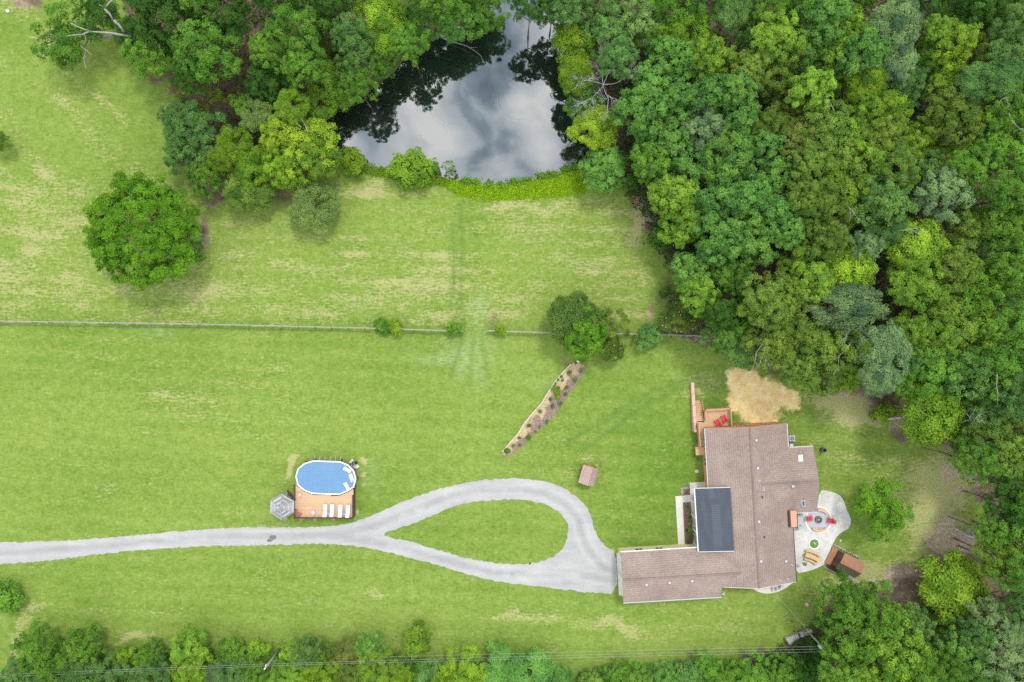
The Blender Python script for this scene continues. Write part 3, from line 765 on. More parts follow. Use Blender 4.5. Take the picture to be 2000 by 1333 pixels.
# --- the rest of the crowns: wood by the pond, big wood, lower corner, hedgerow
ROWS = '''
330 40 72 dg 13|410 108 64 mg 13|298 102 52 mg 11|440 22 56 dg 14|372 148 40 dg 9|262 72 34 dg 7|300 -25 60 dg 14|395 -35 60 mg 14
355 240 42 bg 7|360 300 40 bg 7|580 58 62 mg 13|530 100 42 mg 11|600 125 46 mg 12|540 -20 55 dg 14|660 -30 60 dg 14
530 165 44 dg 8|570 208 38 lg 9 fine|475 204 24 mg 6|690 76 44 bg 12|692 125 38 bg 11|655 165 58 lm 9 fine|622 205 40 lm 7 fine|700 170 38 mg 10|645 70 44 br 5|650 10 44 br 6
830 48 48 gl 8|900 40 52 gl 8|948 28 46 mg 8|868 8 44 mg 11|800 85 42 mg 11|748 118 34 mg 8|820 -30 60 lm 14|920 -40 60 mg 14
545 262 38 yg 9|612 312 50 lm 8|560 325 42 lg 8|460 288 42 lg 7 fine|500 330 46 lg 7 fine|470 372 44 ol 6 fine|430 312 34 lg 7 fine|510 380 34 ol 5 fine|640 300 30 mg 7
1035 2 44 dg 13|1080 18 42 dg 12|1110 15 40 bg 12|1130 85 50 lg 9 layered|1122 150 44 lg 9 fine|1140 205 42 gl 8|1165 20 46 bg 13|1195 65 56 bg 14|1255 38 50 sg 14|1205 115 38 bg 13
1300 108 48 gl 14 poplar|1285 72 38 mg 13|1430 25 48 bg 15|1466 72 32 dg 12|1500 20 44 mg 15|1390 -20 60 dg 16|1300 -20 60 mg 16
1270 165 52 gl 14 poplar|1330 130 48 gl 14 poplar|1388 112 48 lm 15 poplar|1250 222 56 gl 13 poplar|1312 200 50 gl 14 poplar|1382 188 58 gl 15 poplar|1440 172 44 gl 15 poplar|1300 272 60 gl 13 poplar
1372 258 50 gb 15 poplar|1442 246 52 gl 15 poplar|1272 312 48 mg 12 poplar|1352 330 56 gl 14 poplar|1424 310 60 gl 15 poplar|1492 290 46 gl 15 poplar|1512 352 46 gl 15 poplar|1312 384 48 lm 12 poplar
1384 398 60 gl 14 poplar|1452 390 58 gl 15 poplar|1512 420 54 gl 15 poplar|1332 440 48 lm 12 poplar|1402 470 56 gl 14 poplar|1472 470 54 gl 15 poplar|1540 455 36 gl 14 poplar
1350 528 46 gl 12 poplar|1412 530 46 mg 13 poplar|1362 580 40 lm 11|1402 610 38 dg 10|1440 545 36 dg 11|1400 655 34 gl 9|1230 350 20 dg 4 bush|1290 470 26 dg 5
1520 78 52 lm 16|1512 150 50 ol 15|1530 212 48 br 14|1500 245 44 ol 14|1550 275 46 br 13|1545 330 44 br 13|1470 140 40 ol 14
1600 40 58 gl 17 poplar|1642 72 56 lm 17 poplar|1562 102 50 gl 16 poplar|1622 132 58 lm 17 poplar|1682 106 50 gl 17 poplar|1582 180 46 lm 16 poplar|1690 162 46 lg 16 fine|1560 -20 60 mg 17|1660 -20 60 lm 17
1745 48 60 gb 17 fine|1750 122 50 gb 16 fine|1762 175 46 bg 15|1742 205 44 lg 14 layered|1700 215 44 lm 15|1808 112 40 mg 14|1828 58 30 lm 15|1842 158 24 lg 14
1890 28 52 dg 13|1935 8 50 dg 17|1925 60 44 dg 11|1985 58 50 bg 17|1972 112 46 bg 17|1925 102 42 ol 15|1800 -20 60 dg 17|1990 -10 60 bg 17
1858 240 54 ol 16|1842 200 42 ol 15|1905 165 48 bg 16|1955 152 54 bg 17|1962 222 56 mg 17|1810 258 40 lg 14|1852 310 42 lm 15|1910 235 44 ol 15|1896 285 34 br 14
1602 250 58 ol 16|1662 250 54 lm 16|1622 312 64 ol 16|1682 322 58 lm 16|1582 332 48 ol 15|1722 262 46 ol 16|1742 332 50 ol 16|1642 382 58 lm 16|1722 392 58 bg 16|1602 402 46 ol 15|1570 380 40 ol 14
1790 340 50 bg 16|1830 384 58 gb 16|1892 340 48 mg 16|1922 288 42 mg 16|1965 302 52 mg 17|1975 382 50 mg 17|1780 285 40 lm 15
1730 440 44 bg 15|1690 478 30 gb 13|1722 462 34 lg 13|1595 455 40 ol 13|1620 470 36 ol 13|1565 500 50 lm 13|1582 548 46 lm 13|1790 560 56 lm 15|1770 520 40 lg 14
1490 590 54 ol 13|1542 572 50 ol 13|1440 612 44 dg 11|1602 680 58 ol 14|1542 642 46 ol 13|1502 672 50 ol 13|1662 682 54 ol 14|1602 735 40 ol 12|1560 715 46 ol 12|1450 682 44 bg 10 fine|1432 650 34 mg 10|1712 742 40 gb 13 fine|1650 730 36 lg 10|1520 620 40 ol 13
1880 450 56 ol 16|1932 470 58 mg 16|1962 430 50 mg 17|1850 520 54 ol 16|1912 560 60 mg 16|1975 540 52 mg 17|1830 600 54 ol 15|1890 642 58 lm 16|1960 642 60 mg 17|1822 662 50 lm 15|1870 722 60 bg 15|1942 722 60 mg 16|1985 760 52 bg 16|1812 722 54 mg 14|1770 650 44 lm 14|1765 735 34 mg 11|1790 700 36 bg 13
1890 772 40 dg 13|1945 800 56 bg 14|1920 850 56 ol 14|1970 870 50 ol 15|1900 900 44 mg 13|1950 905 44 mg 14|1880 830 34 mg 11|1985 950 46 dg 14|1960 985 40 dg 13
1980 1050 62 mg 14|1950 1090 50 lm 13|1990 1120 46 mg 14|1930 1040 34 mg 12|2030 1000 60 dg 15|2040 880 60 mg 16|2040 700 60 mg 17|2045 500 60 ol 17|2045 300 60 mg 17|2040 150 60 bg 17
1655 1180 58 mg 12|1712 1200 62 mg 13|1660 1250 62 mg 13|1732 1262 70 lm 14|1690 1310 56 lm 14|1770 1310 58 mg 14|1640 1310 44 mg 12|1780 1220 40 bg 12|1622 1272 26 dg 5|1622 1212 26 dg 7
1862 1262 52 gl 10|1835 1300 44 mg 11|1832 1215 36 ol 5|1930 1212 48 gb 13|1960 1282 56 gb 14|1902 1240 40 bg 11|1992 1190 44 bg 14|1905 1310 46 gl 12|1975 1340 50 bg 14|1990 1245 44 gb 14
75 1265 45 mg 6|168 1256 42 mg 6|120 1290 44 mg 6|300 1272 28 mg 4|240 1285 22 lg 3.5 bush|285 1298 30 lm 3.5|40 1325 40 bg 6|150 1312 48 bg 6|210 1322 46 bg 6|300 1326 44 bg 6|380 1306 42 lg 5|375 1332 44 lg 5|420 1325 36 gb 5
450 1268 26 mg 4|470 1292 32 lm 3.5|450 1315 40 bg 5|504 1268 20 lg 3|496 1326 38 mg 4|572 1268 22 lm 4|562 1304 30 mg 3.5|600 1272 34 bg 5|565 1330 44 lm 5|625 1322 44 lg 5|610 1300 26 lg 4|680 1280 40 br 3.5|725 1262 30 gl 4.5|738 1305 44 lm 5.5|690 1322 36 ol 4.5|770 1325 36 lg 5|800 1330 30 dg 4
838 1318 34 bg 4 sumac|905 1312 54 lg 5|985 1302 44 gl 4 sumac|1042 1312 46 gl 4 sumac|960 1330 40 gl 4 sumac|1090 1325 30 gl 3.5 sumac|880 1342 40 lg 5
1200 1318 30 mg 4|1240 1325 38 mg 4.5|1300 1322 36 gl 4.5|1345 1310 26 bg 4|1390 1318 40 mg 5|1440 1328 42 mg 5|1380 1288 18 mg 4|1475 1312 42 mg 5|1520 1320 40 mg 5.5|1560 1318 36 dg 5|1590 1325 40 dg 5|1552 1296 26 dg 3.5|1592 1262 15 dg 2.5|1150 1330 26 ol 3.5'''
for tok in ROWS.replace('\n', '|').split('|'):
    t = tok.split()
    if len(t) < 5: continue
    h_ = float(t[4]); kd = t[5] if len(t) > 5 else ('oak' if tr_rng.random() < .8 else 'fine' if t[3] in ('bg', 'gb') else 'oak')
    if float(t[2]) < 27 and kd == 'oak': kd = 'bush'
    tree(float(t[0]), float(t[1]), float(t[2]), t[3], kd, h_)
# ------------------------------------------------------------------ house
WOODM = grainy('cedar_siding', (.44, .21, .09), .2, 3, stretch=(1, 1, .3))
CREAM = grainy('cream_siding', (.50, .44, .25), .1, 2)
TRIM = mat('white_trim', (.62, .62, .60), .5)
DARKM = mat('dark_metal', (.03, .032, .036), .45)
GREYM = mat('grey_metal', (.34, .36, .39), .4, .5)
GLASS = mat('window_glass', (.02, .03, .04), .05, .6)
CONC = grainy('concrete', (.47, .455, .40), .10, .5, bump=0, fine=3)
CONC2 = grainy('patio_concrete', (.46, .452, .41), .22, .28, bump=0, fine=1.1, tint=(.47, .465, .44))
DECKM = grainy('deck_boards', (.46, .295, .175), .16, 1.2, stretch=(.12, 3, 1), bump=0, fine=3)
DECKM2 = grainy('deck_rail', (.42, .25, .135), .15, 2)
BROWNR = grainy('dark_stained_rail', (.07, .045, .035), .25, 3)
RED = mat('red_plastic', (.52, .02, .035), .45, .4)
WHITEP = mat('white_plastic', (.60, .60, .60), .5)
MULCH = grainy('mulch', (.16, .095, .08), .45, 4, bump=.7, fine=16)

def shingles(name, rot, base=(.222, .171, .147), lo=.5):
    m = mat(name, base, .95, .15); k = NT(m); v = k.coord((1, 1, 1), rot)
    mp = k.n('ShaderNodeMapping'); k.l(v, mp.inputs[0]); mp.inputs['Scale'].default_value = (1.1, 5.0, 1)
    a = k.noise(mp.outputs[0], 3.1, 3, .75); b = k.noise(v, 9, 2, .6); big = k.noise(v, .35, 3, .5)
    f = k.math('ADD', k.math('MULTIPLY', a, .46), k.math('ADD', k.math('MULTIPLY', b, .34), k.math('MULTIPLY', big, .20)))
    c = k.ramp(f, (.34, tuple(x * .50 for x in base)), (.45, tuple(x * .82 for x in base)), (.55, tuple(x * 1.15 for x in base)), (.68, tuple(x * 1.62 for x in base)))
    wv = k.n('ShaderNodeTexWave', wave_type='BANDS', bands_direction='Y', wave_profile='SAW'); k.l(v, wv.inputs['Vector'])
    wv.inputs['Scale'].default_value = 1.05; wv.inputs['Distortion'].default_value = .4; wv.inputs['Detail'].default_value = 1
    k.color(k.mix(.20, c, wv.outputs['Color'], 'SOFT_LIGHT'))
    k.bump(k.math('ADD', wv.outputs['Fac'], a), .25, .02)
    return m
SH_NS = shingles('shingles_main', math.pi / 2); SH_EW = shingles('shingles_wing', 0.0)

HA = math.radians(3.4)
HO = P(1480, 1000)
def Lc(px, py, z=0.0):
    p = P(px, py, z) - HO; c, s_ = math.cos(-HA), math.sin(-HA)
    return (p.x * c - p.y * s_, p.x * s_ + p.y * c)
house = thing('house', 'sprawling brown-shingled house with low gables and a slate metal porch roof', 'house', (HO.x, HO.y, 0), HA)
PT = .28; ZE = 3.19
uW = Lc(1377, 841, ZE)[0]; uE = Lc(1536.5, 828, ZE)[0]; ur = (uW + uE) / 2; hw = (uE - uW) / 2
ZR = ZE + PT * hw
vN = Lc(1463, 835.5, ZR)[1]; vS = Lc(1481, 1150, ZR)[1]
zm = lambda u, v: ZR - PT * abs(u - ur)
gW = Lc(1215.5, 1130, 3.6)[0]; gN = Lc(1290, 1074.5, ZE)[1]; gS = Lc(1313, 1172, ZE)[1]; gE = Lc(1409, 1160, ZE)[0]
gv = (gN + gS) / 2; gh = (gN - gS) / 2; zg = lambda u, v: ZE + PT * (gh - abs(v - gv))
bE = Lc(1592, 937, ZE)[0]; bN = Lc(1566, 873.7, ZE)[1]; bS = Lc(1570, 1001, ZE)[1]
bv = (bN + bS) / 2; bh = (bN - bS) / 2; zb = lambda u, v: ZE + PT * (bh - abs(v - bv))
R_ = lambda name, poly, zf, m: MB().slab(poly, zf, .16).obj(name, m, house)
R_('roof', [(ur, vN), (ur, vS), (gE, vS), (uW, vS + (gE > uW) * 0), (uW, vN)] if gE > uW else [(ur, vN), (ur, vS), (uW, vS), (uW, vN)], zm, SH_NS)
R_('roof', [(ur, vN), (uE, vN), (uE, vS), (ur, vS)], zm, SH_NS)
bi = ur + (ZR - ZE - PT * bh) / PT
R_('roof', [(bi - .6, bv), (bE, bv), (bE, bN), (bi - .6, bN)], zb, SH_EW)
R_('roof', [(bi - .6, bv), (bE, bv), (bE, bS), (bi - .6, bS)], zb, SH_EW)
gi = ur - (ZR - ZE - PT * gh) / PT
R_('roof', [(gW, gv), (gi + .6, gv), (gi + .6, gN), (gW, gN)], zg, SH_EW)
R_('roof', [(gW, gv), (gi + .6, gv), (gi + .6, vS + .02), (gE, vS + .02), (gE, gS), (gW, gS)], zg, SH_EW)
def ridge(a, b, n):
    mb = MB(); a, b = Vector(a), Vector(b)
    for i in range(n):
        p, q = a.lerp(b, i / n), a.lerp(b, (i + .96) / n); o = Vector((0, 0, .02 + .012 * (i % 2)))
        mb.bar(p + o, q + o, .26, .05)
    mb.obj('ridge_cap', shingles('ridge_shingle', 0, (.185, .143, .124)) if 'ridge_shingle' not in bpy.data.materials else bpy.data.materials['ridge_shingle'], house)
ridge((ur, vN, ZR), (ur, vS, ZR), 74); ridge((gW, gv, zg(0, gv)), (gi, gv, zg(0, gv)), 48); ridge((bE, bv, zb(0, bv)), (bi, bv, zb(0, bv)), 26)
# walls: boxes under each roof, gable tops included
def wall(name, m, u0, u1, v0, v1, along, zr, half):
    mb = MB()
    if along == 'v':
        c = (u0 + u1) / 2; pr = [(u0, 0), (u1, 0), (u1, zr - PT * (u1 - c) - .2), (c, zr - .2), (u0, zr - PT * (u1 - c) - .2)]
        vs = [(p[0], v, p[1]) for v in (v0, v1) for p in pr]
    else:
        c = (v0 + v1) / 2; pr = [(v0, 0), (v1, 0), (v1, zr - PT * (v1 - c) - .2), (c, zr - .2), (v0, zr - PT * (v1 - c) - .2)]
        vs = [(u, p[0], p[1]) for u in (u0, u1) for p in pr]
    mb.add(vs, [(0, 1, 2, 3, 4), (9, 8, 7, 6, 5)] + [(i, i + 5, (i + 1) % 5 + 5, (i + 1) % 5) for i in range(5)])
    bm = bmesh.new(); me = mb.mesh(name, m); bm.from_mesh(me); bmesh.ops.recalc_face_normals(bm, faces=bm.faces); bm.to_mesh(me); bm.free()
    return link('wall', me, house)
oh = .32
wm = wall('wall', WOODM, uW + oh, uE - oh, vS + .12, vN - .06, 'v', ZR, hw)
wg = wall('wall', CREAM, gW + .12, gE - .15, gS + oh, gN - oh, 'u', zg(0, gv), gh)
wb_ = wall('wall', CREAM, ur + 2, bE - .12, bS + oh, bN - oh, 'u', zb(0, bv), bh)
# gutters and fascias along the eaves
def gut(a, b, m=None): MB().bar(a, b, .12, .12).obj('gutter', m or TRIM, house)
gut((uW - .065, vS, ZE - .05), (uW - .065, vN, ZE - .05), GREYM); gut((uE + .065, vN, ZE - .05), (uE + .065, bN + .1, ZE - .05), GREYM); gut((uE + .065, bS - .1, ZE - .05), (uE + .065, vS, ZE - .05), DARKM)
gut((gW, gN + .065, ZE - .05), (Lc(1384, 1069, ZE)[0], gN + .065, ZE - .05), TRIM); gut((gW, gS - .065, ZE - .05), (gE, gS - .065, ZE - .05), GREYM)
gut((uE + .2, bN + .065, ZE - .05), (bE, bN + .065, ZE - .05), GREYM); gut((uE + .2, bS - .065, ZE - .05), (bE, bS - .065, ZE - .05), GREYM)
for (a, b) in (((uW, vN + .03), (ur, vN + .03)), ((ur, vN + .03), (uE, vN + .03))):
    MB().bar((*a, zm(*a) - .13), (*b, zm(*b) - .13), .05, .2).obj('fascia', WOODM, house)
for (a, b) in (((uW, vS - .03), (ur, vS - .03)), ((ur, vS - .03), (uE, vS - .03))):
    MB().bar((*a, zm(*a) - .13), (*b, zm(*b) - .13), .05, .2).obj('fascia', TRIM, house)
# openings that the eaves mostly hide: garage doors, windows, porch door
def opening(name, sub, m, x, y, z, w_, h, face):
    """face: 'W','N','E','S' outward; x,y on the wall"""
    t = .05; mb = MB(); s2 = MB()
    if face in 'WE':
        sg = -1 if face == 'W' else 1
        mb.box(min(x, x + sg * t), y - w_ / 2, z, max(x, x + sg * t), y + w_ / 2, z + h)
        for q in (-.46, 0, .46): s2.box(min(x + sg * t, x + sg * (t + .03)), y + q * w_ - .03, z, max(x + sg * t, x + sg * (t + .03)), y + q * w_ + .03, z + h)
    else:
        sg = 1 if face == 'N' else -1
        mb.box(x - w_ / 2, min(y, y + sg * t), z, x + w_ / 2, max(y, y + sg * t), z + h)
        for q in (-.46, 0, .46): s2.box(x + q * w_ - .03, min(y + sg * t, y + sg * (t + .03)), z, x + q * w_ + .03, max(y + sg * t, y + sg * (t + .03)), z + h)
    o = mb.obj(name, m, house); s2.obj(sub, TRIM, o)
opening('garage_door', 'frame', WHITEP, gW + .118, gv + 1.7, 0, 2.7, 2.2, 'W'); opening('garage_door', 'frame', WHITEP, gW + .118, gv - 1.7, 0, 2.7, 2.2, 'W')
for yy in (vN - 2.2, vN - 5.2): opening('window', 'frame', GLASS, uW + oh - .002, yy, 1.0, 1.4, 1.2, 'W')
for xx in (ur - 3, ur + .6, ur + 3.6): opening('window', 'frame', GLASS, xx, vN - .058, 1.0, 1.5, 1.2, 'N')
for xx in (gW + 3, gW + 6): opening('window', 'frame', GLASS, xx, gN - oh + .002, 1.1, 1.2, 1.0, 'N')
opening('window', 'frame', GLASS, bE - .118, bv, 1.0, 1.5, 1.2, 'E'); opening('door', 'frame', WOODM, bE - 2, bS + oh - .002, 0.05, 1.0, 2.0, 'S')
opening('window', 'frame', GLASS, gW + 4, gS + oh - .002, 1.1, 1.2, 1.0, 'S'); opening('window', 'frame', GLASS, ur + 1.5, vS + .118, 1.1, 1.4, 1.1, 'S')
# slate metal porch roof laid over the shingles
zpw, zpe = 3.62, 4.22
pu0 = Lc(1361, 1017, zpw)[0]; pu1 = Lc(1430, 1013, zpe)[0]; pv1 = Lc(1392, 953.5, 3.9)[1]; pv0 = Lc(1399, 1077, 3.9)[1]
zp = lambda u, v: zpw + (zpe - zpw) * (u - pu0) / (pu1 - pu0)
slate = mat('slate_metal', (.062, .080, .112), .45, .5); k = NT(slate); v = k.coord((1, .25, 1)); k.color(k.ramp(k.noise(v, 1.1, 2, .5), (.4, (.028, .037, .053)), (.62, (.037, .048, .067))))
pr_ = MB().slab([(pu0, pv0), (pu1, pv0), (pu1, pv1), (pu0, pv1)], zp, .1).obj('porch_roof', slate, house)
mb = MB(); n_ = 27
for i in range(1, n_):
    y = pv0 + (pv1 - pv0) * i / n_; mb.bar((pu0, y, zp(pu0, y) + .01), (pu1, y, zp(pu1, y) + .01), .035, .03)
mb.obj('standing_seam', slate, pr_)
lite = mat('pale_slate_panel', (.044, .056, .075), .5, .5)
for (a, b, c, d) in ((1394, 1405, 985, 1067), (1385, 1396, 955, 975)):
    q0, q1 = Lc(a, d, 3.9), Lc(b, c, 3.95)
    MB().slab([(q0[0], q0[1]), (q1[0], q0[1]), (q1[0], q1[1]), (q0[0], q1[1])], lambda u, v: zp(u, v) + .008, .006).obj('roof_sheet', lite, pr_)
MB().bar((pu0 - .07, pv0, zpw - .06), (pu0 - .07, pv1, zpw - .06), .13, .13).obj('gutter', TRIM, pr_)
for y in (pv0 - .03, pv1 + .03): MB().bar((pu0, y, zpw - .02), (pu1, y, zpe - .02), .06, .17).obj('barge_board', TRIM, pr_)
MB().box(uW + .4, pv0 + .1, 3.0, pu1 - .1, pv1 - .1, zpw - .11).obj('porch_ceiling', CREAM, house)
for i in range(5):
    y = pv0 + .3 + (pv1 - pv0 - .6) * i / 4; MB().box(pu0 + .12, y - .08, .12, pu0 + .28, y + .08, zpw - .1).obj('porch_post', TRIM, house)
MB().box(Lc(1351.5, 1015, .12)[0], pv0 + .1, 0, uW + oh, pv1 + .1, .12).obj('porch_floor', CONC, house)
# vents, pipes, skylights on the shingles
zroof = lambda u, v: max(zm(u, v) if uW < u < uE and vS < v < vN else 0, zb(u, v) if u > bi and bS < v < bN else 0, zg(u, v) if u < gi and gS < v < gN else 0)
def onroof(zx, zy):
    px, py = 1180 + zx / 2.665, 700 + zy / 2.665; q = Lc(px, py, 4.2); q = Lc(px, py, zroof(*q)); return q[0], q[1], zroof(*q)
for zx, zy in ((791, 427), (798, 572), (804, 850), (815, 1056), (946, 1057), (982, 667), (220, 1180), (340, 1169), (458, 1160)):
    u, v_, z = onroof(zx, zy); dk = zy > 1100 or zx == 982
    o = MB().box(u - .17, v_ - .17, z - .05, u + .17, v_ + .17, z + .16).obj('roof_vent', GREYM, house, bevel=.03)
    MB().box(u - .13, v_ - (.22 if dk else .16), z + .02, u + .13, v_ - .172, z + .13).obj('louvre', DARKM, o)
for zx, zy in ((807, 637), (830, 676), (830, 687), (822, 723), (833, 931), (978, 1078), (917, 1158), (957, 1150)):
    u, v_, z = onroof(zx, zy); MB().cyl(u, v_, z - .1, z + .28, .07, n=8).cyl(u, v_, z - .05, z + .04, .15, n=8).obj('vent_pipe', DARKM if zx in (822, 833) else GREYM, house)
for zx, zy, w_, l_, m in ((1021, 521, .62, 1.05, WHITEP), (1036, 756, .5, .85, GLASS)):
    u, v_, z = onroof(zx, zy)
    o = MB().box(u - w_ / 2, v_ - l_ / 2, z - .1, u + w_ / 2, v_ + l_ / 2, z + .12).obj('skylight', GREYM if m is GLASS else WHITEP, house)
    MB().box(u - w_ / 2 + .09, v_ - l_ / 2 + .09, z + .11, u + w_ / 2 - .09, v_ + l_ / 2 - .09, z + .135).obj('pane', m if m is GLASS else mat('milky_pane', (.5, .55, .58), .2), o)
# brick chimney at the patio
BRICK = mat('chimney_brick', (.42, .18, .085), .85); k = NT(BRICK); br_ = k.n('ShaderNodeTexBrick'); k.l(k.coord((1, 1, 1)), br_.inputs['Vector'])
for i_n, v_n in (('Color1', (.46, .20, .10, 1)), ('Color2', (.36, .15, .07, 1)), ('Mortar', (.40, .30, .23, 1)), ('Scale', 4.0), ('Mortar Size', .02)): br_.inputs[i_n].default_value = v_n
k.color(br_.outputs['Color'])
c0 = Lc(1543.5, 1029, 3.6); c1 = Lc(1556, 998.5, 3.6)
ch = MB().box(c0[0], c0[1], 0, c1[0], c1[1], 3.5).obj('chimney', BRICK, house)
MB().box(c0[0] + .12, c0[1] - .06, 3.5, c1[0] - .1, c1[1] + .06, 3.66).obj('cap', grainy('chimney_cap', (.47, .24, .15), .12), ch)
MB().box(c0[0] - .16, c0[1] - .1, 3.2, c0[0] - .004, c1[1] + .1, 3.72).obj('flashing', DARKM, ch)
# satellite dish on the garage corner
du, dv = Lc(1411.5, 1159.6, 3.2)
ds = MB().cyl(du + .25, dv + .25, 2.5, 3.3, .03, n=8).bar((du + .25, dv + .25, 3.25), (du, dv, 3.4), .05, .05).obj('dish_mast', GREYM, house)
MB().tube([(du, dv, 3.35), (du - .02, dv - .05, 3.42), (du - .05, dv - .1, 3.46)], [.08, .25, .36], 14).obj('dish', GREYM, ds, True)

def sheet(name, poly_px, z, m, label=None, cat=None, kind=None, sm=0, z0=-.05, amp=0):
    pts = smooth_poly(poly_px, sm) if sm else poly_px
    if amp: pts = rag(pts, amp, 4, 9)
    o = MB().prism([tuple(P(*p).xy) for p in pts], z0, z).obj(name, m)
    return structure(o) if kind else tag(o, label, cat)
zz = lambda o, s_: (lambda *pts: [(o[0] + x / s_, o[1] + y / s_) for x, y in pts])
Z1 = zz((1180, 700), 2.665); Z3 = zz((1500, 860), 4.445); Z2 = zz((500, 860), 7.404); Z4 = zz((1320, 730), 7.844); Z5 = zz((1200, 930), 5.129); Z6 = zz((960, 680), 4.76); ZC = zz((1590, 1040), 14.81); ZP = zz((1540, 960), 7.84)

# walks, aprons and patio
sheet('garage_apron', Z5((20, 770), (75, 768), (110, 1195), (45, 1195)), .06, CONC, kind=1)
sheet('front_walk', Z5((610, 203), (680, 197), (782, 188), (800, 190), (800, 258), (684, 264), (706, 722), (640, 724)), .062, CONC, kind=1)
sheet('side_slab', Z5((735, 108), (935, 96), (940, 130), (780, 136)), .06, CONC, kind=1)
pat = sheet('patio', Z3((225, 640), (420, 620), (445, 432), (520, 438), (590, 460), (635, 490), (655, 520), (670, 570), (690, 620), (722, 690), (705, 765), (650, 790), (600, 830), (570, 880), (540, 950), (505, 1055), (470, 1090), (400, 1120), (330, 1142), (245, 1155), (215, 1030), (190, 800)), .06, CONC2, kind=1, sm=1)
sheet('back_walk', Z1((760, 1190), (790, 1212), (830, 1224), (870, 1224), (915, 1212), (955, 1190), (990, 1160), (990, 1130), (760, 1150)), .058, CONC, kind=1, sm=1)
# fire-pit circle
pc = P(1598.3, 1015.7); ringm = mat('white_concrete_ring', (.66, .66, .62), .7)
mb = MB(); n_ = 40
vs = []; fs = []
for i in range(n_):
    a = 2 * math.pi * i / n_
    for rr, z in ((1.84, .062), (1.84, .085), (2.02, .085), (2.02, .062)): vs.append((pc.x + rr * math.cos(a), pc.y + rr * math.sin(a), z))
for i in range(n_):
    j = (i + 1) % n_
    for q in range(3): fs.append((i * 4 + q, i * 4 + q + 1, j * 4 + q + 1, j * 4 + q))
mb.add(vs, fs); structure(mb.obj('patio_ring', ringm))
structure(MB().prism([(pc.x + 1.84 * math.cos(i * .209), pc.y + 1.84 * math.sin(i * .209)) for i in range(30)], .05, .07).obj('patio_circle', grainy('blue_grey_paving', (.36, .37, .40), .14, 2)))
pl = P(1589.5, 1062); mb = MB(); vs = []; fs = []
for i in range(28):
    a = 2 * math.pi * i / 28
    for rr, z in ((.68, .06), (.68, .14), (.84, .14), (.84, .06)): vs.append((rr * math.cos(a), rr * math.sin(a), z))
for i in range(28):
    j = (i + 1) % 28
    for q in range(3): fs.append((i * 4 + q, i * 4 + q + 1, j * 4 + q + 1, j * 4 + q))
plant = thing('round_planter', 'round grass bed with a white concrete rim set in the patio', 'planter', (pl.x, pl.y, 0))
mb.add(vs, fs); mb.obj('rim', ringm, plant)
MB().cyl(0, 0, .04, .1, .68, n=28).obj('turf', grainy('planter_turf', (.10, .20, .03), .35, 6, bump=.6), plant)
for i, (x, y, s_) in enumerate(((.05, .05, .15), (-.1, .2, .1), (.2, -.12, .09), (.25, .15, .07))): MB().blob(x, y, .14, s_, s_ * .8, s_ * .6, i).obj('rock', CONC, plant)
# fire pit
fp = thing('fire_pit', 'round stone fire pit in the middle of the patio circle', 'fire pit', (P(1597.6, 1014.8).x, P(1597.6, 1014.8).y, .07))
stone_me = MB().box(.34, -.09, 0, .52, .09, .3).mesh('stone', grainy('pit_stone', (.16, .155, .16), .3, 4))
for i in range(14): link('stone', stone_me, fp, (0, 0, 0), i * 2 * math.pi / 14 + .1)
MB().cyl(0, 0, 0, .08, .34, n=16).obj('ash_bed', mat('ash', (.03, .03, .03), .95), fp)
for a in (.3, 1.4, 2.5): MB().bar((-.24 * math.cos(a), -.24 * math.sin(a), .14), (.24 * math.cos(a), .24 * math.sin(a), .2), .08, .08).obj('log', grainy('pale_log', (.36, .30, .24), .2), fp)

def arc_bench(name, label, cat, ctr, r0, a0, a1, width, z, m, group=None, legs=True, n=10):
    c = P(*ctr); t = thing(name, label, cat, (c.x, c.y, .06), 0, group); mb = MB(); vs = []; fs = []
    for i in range(n + 1):
        a = math.radians(a0 + (a1 - a0) * i / n)
        for rr, zq in ((r0, z - .07), (r0, z), (r0 + width, z), (r0 + width, z - .07)): vs.append((rr * math.cos(a), rr * math.sin(a), zq))
    for i in range(n):
        for q in range(4): fs.append((i * 4 + q, i * 4 + (q + 1) % 4, (i + 1) * 4 + (q + 1) % 4, (i + 1) * 4 + q))
    fs += [(0, 3, 2, 1), (n * 4, n * 4 + 1, n * 4 + 2, n * 4 + 3)]
    mb.add(vs, fs); mb.obj('seat' if 'bench' in name else 'tabletop', m, t)
    for f in (.08, .5, .92):
        a = math.radians(a0 + (a1 - a0) * f); x, y = math.cos(a), math.sin(a)
        MB().bar((x * (r0 + .05), y * (r0 + .05), (z - .07) / 2), (x * (r0 + width - .05), y * (r0 + width - .05), (z - .07) / 2), .09, z - .072).obj('leg', m, t)
    return t
PINE = grainy('pine_wood', (.52, .34, .155), .12, 3)
arc_bench('curved_bench', 'curved pine bench on the house side of the fire pit, partly under the eave', 'bench', (1598.3, 1015.7), 1.42, 40, 100, .32, .45, PINE, 'curved benches round the fire pit')
arc_bench('curved_bench', 'curved pine bench below the fire pit circle', 'bench', (1598.3, 1015.7), 1.38, 228, 314, .32, .45, PINE, 'curved benches round the fire pit')
tc_ = (1562, 1136)
arc_bench('curved_table', 'curved pine picnic table near the lower end of the patio', 'table', tc_, 3.95, 50, 83, .55, .75, PINE)
arc_bench('curved_bench', 'curved pine bench on the upper side of the picnic table', 'bench', tc_, 4.72, 53, 82, .26, .45, PINE, 'curved benches of the picnic table')
arc_bench('curved_bench', 'curved pine bench on the lower side of the picnic table', 'bench', tc_, 3.42, 48, 82, .26, .45, PINE, 'curved benches of the picnic table')
tp = P(1567, 1099, .8); tree(1567, 1099, 4.5, 'lg', 'bush', 1.15, 'small green centrepiece plant on the curved picnic table', cat='plant')
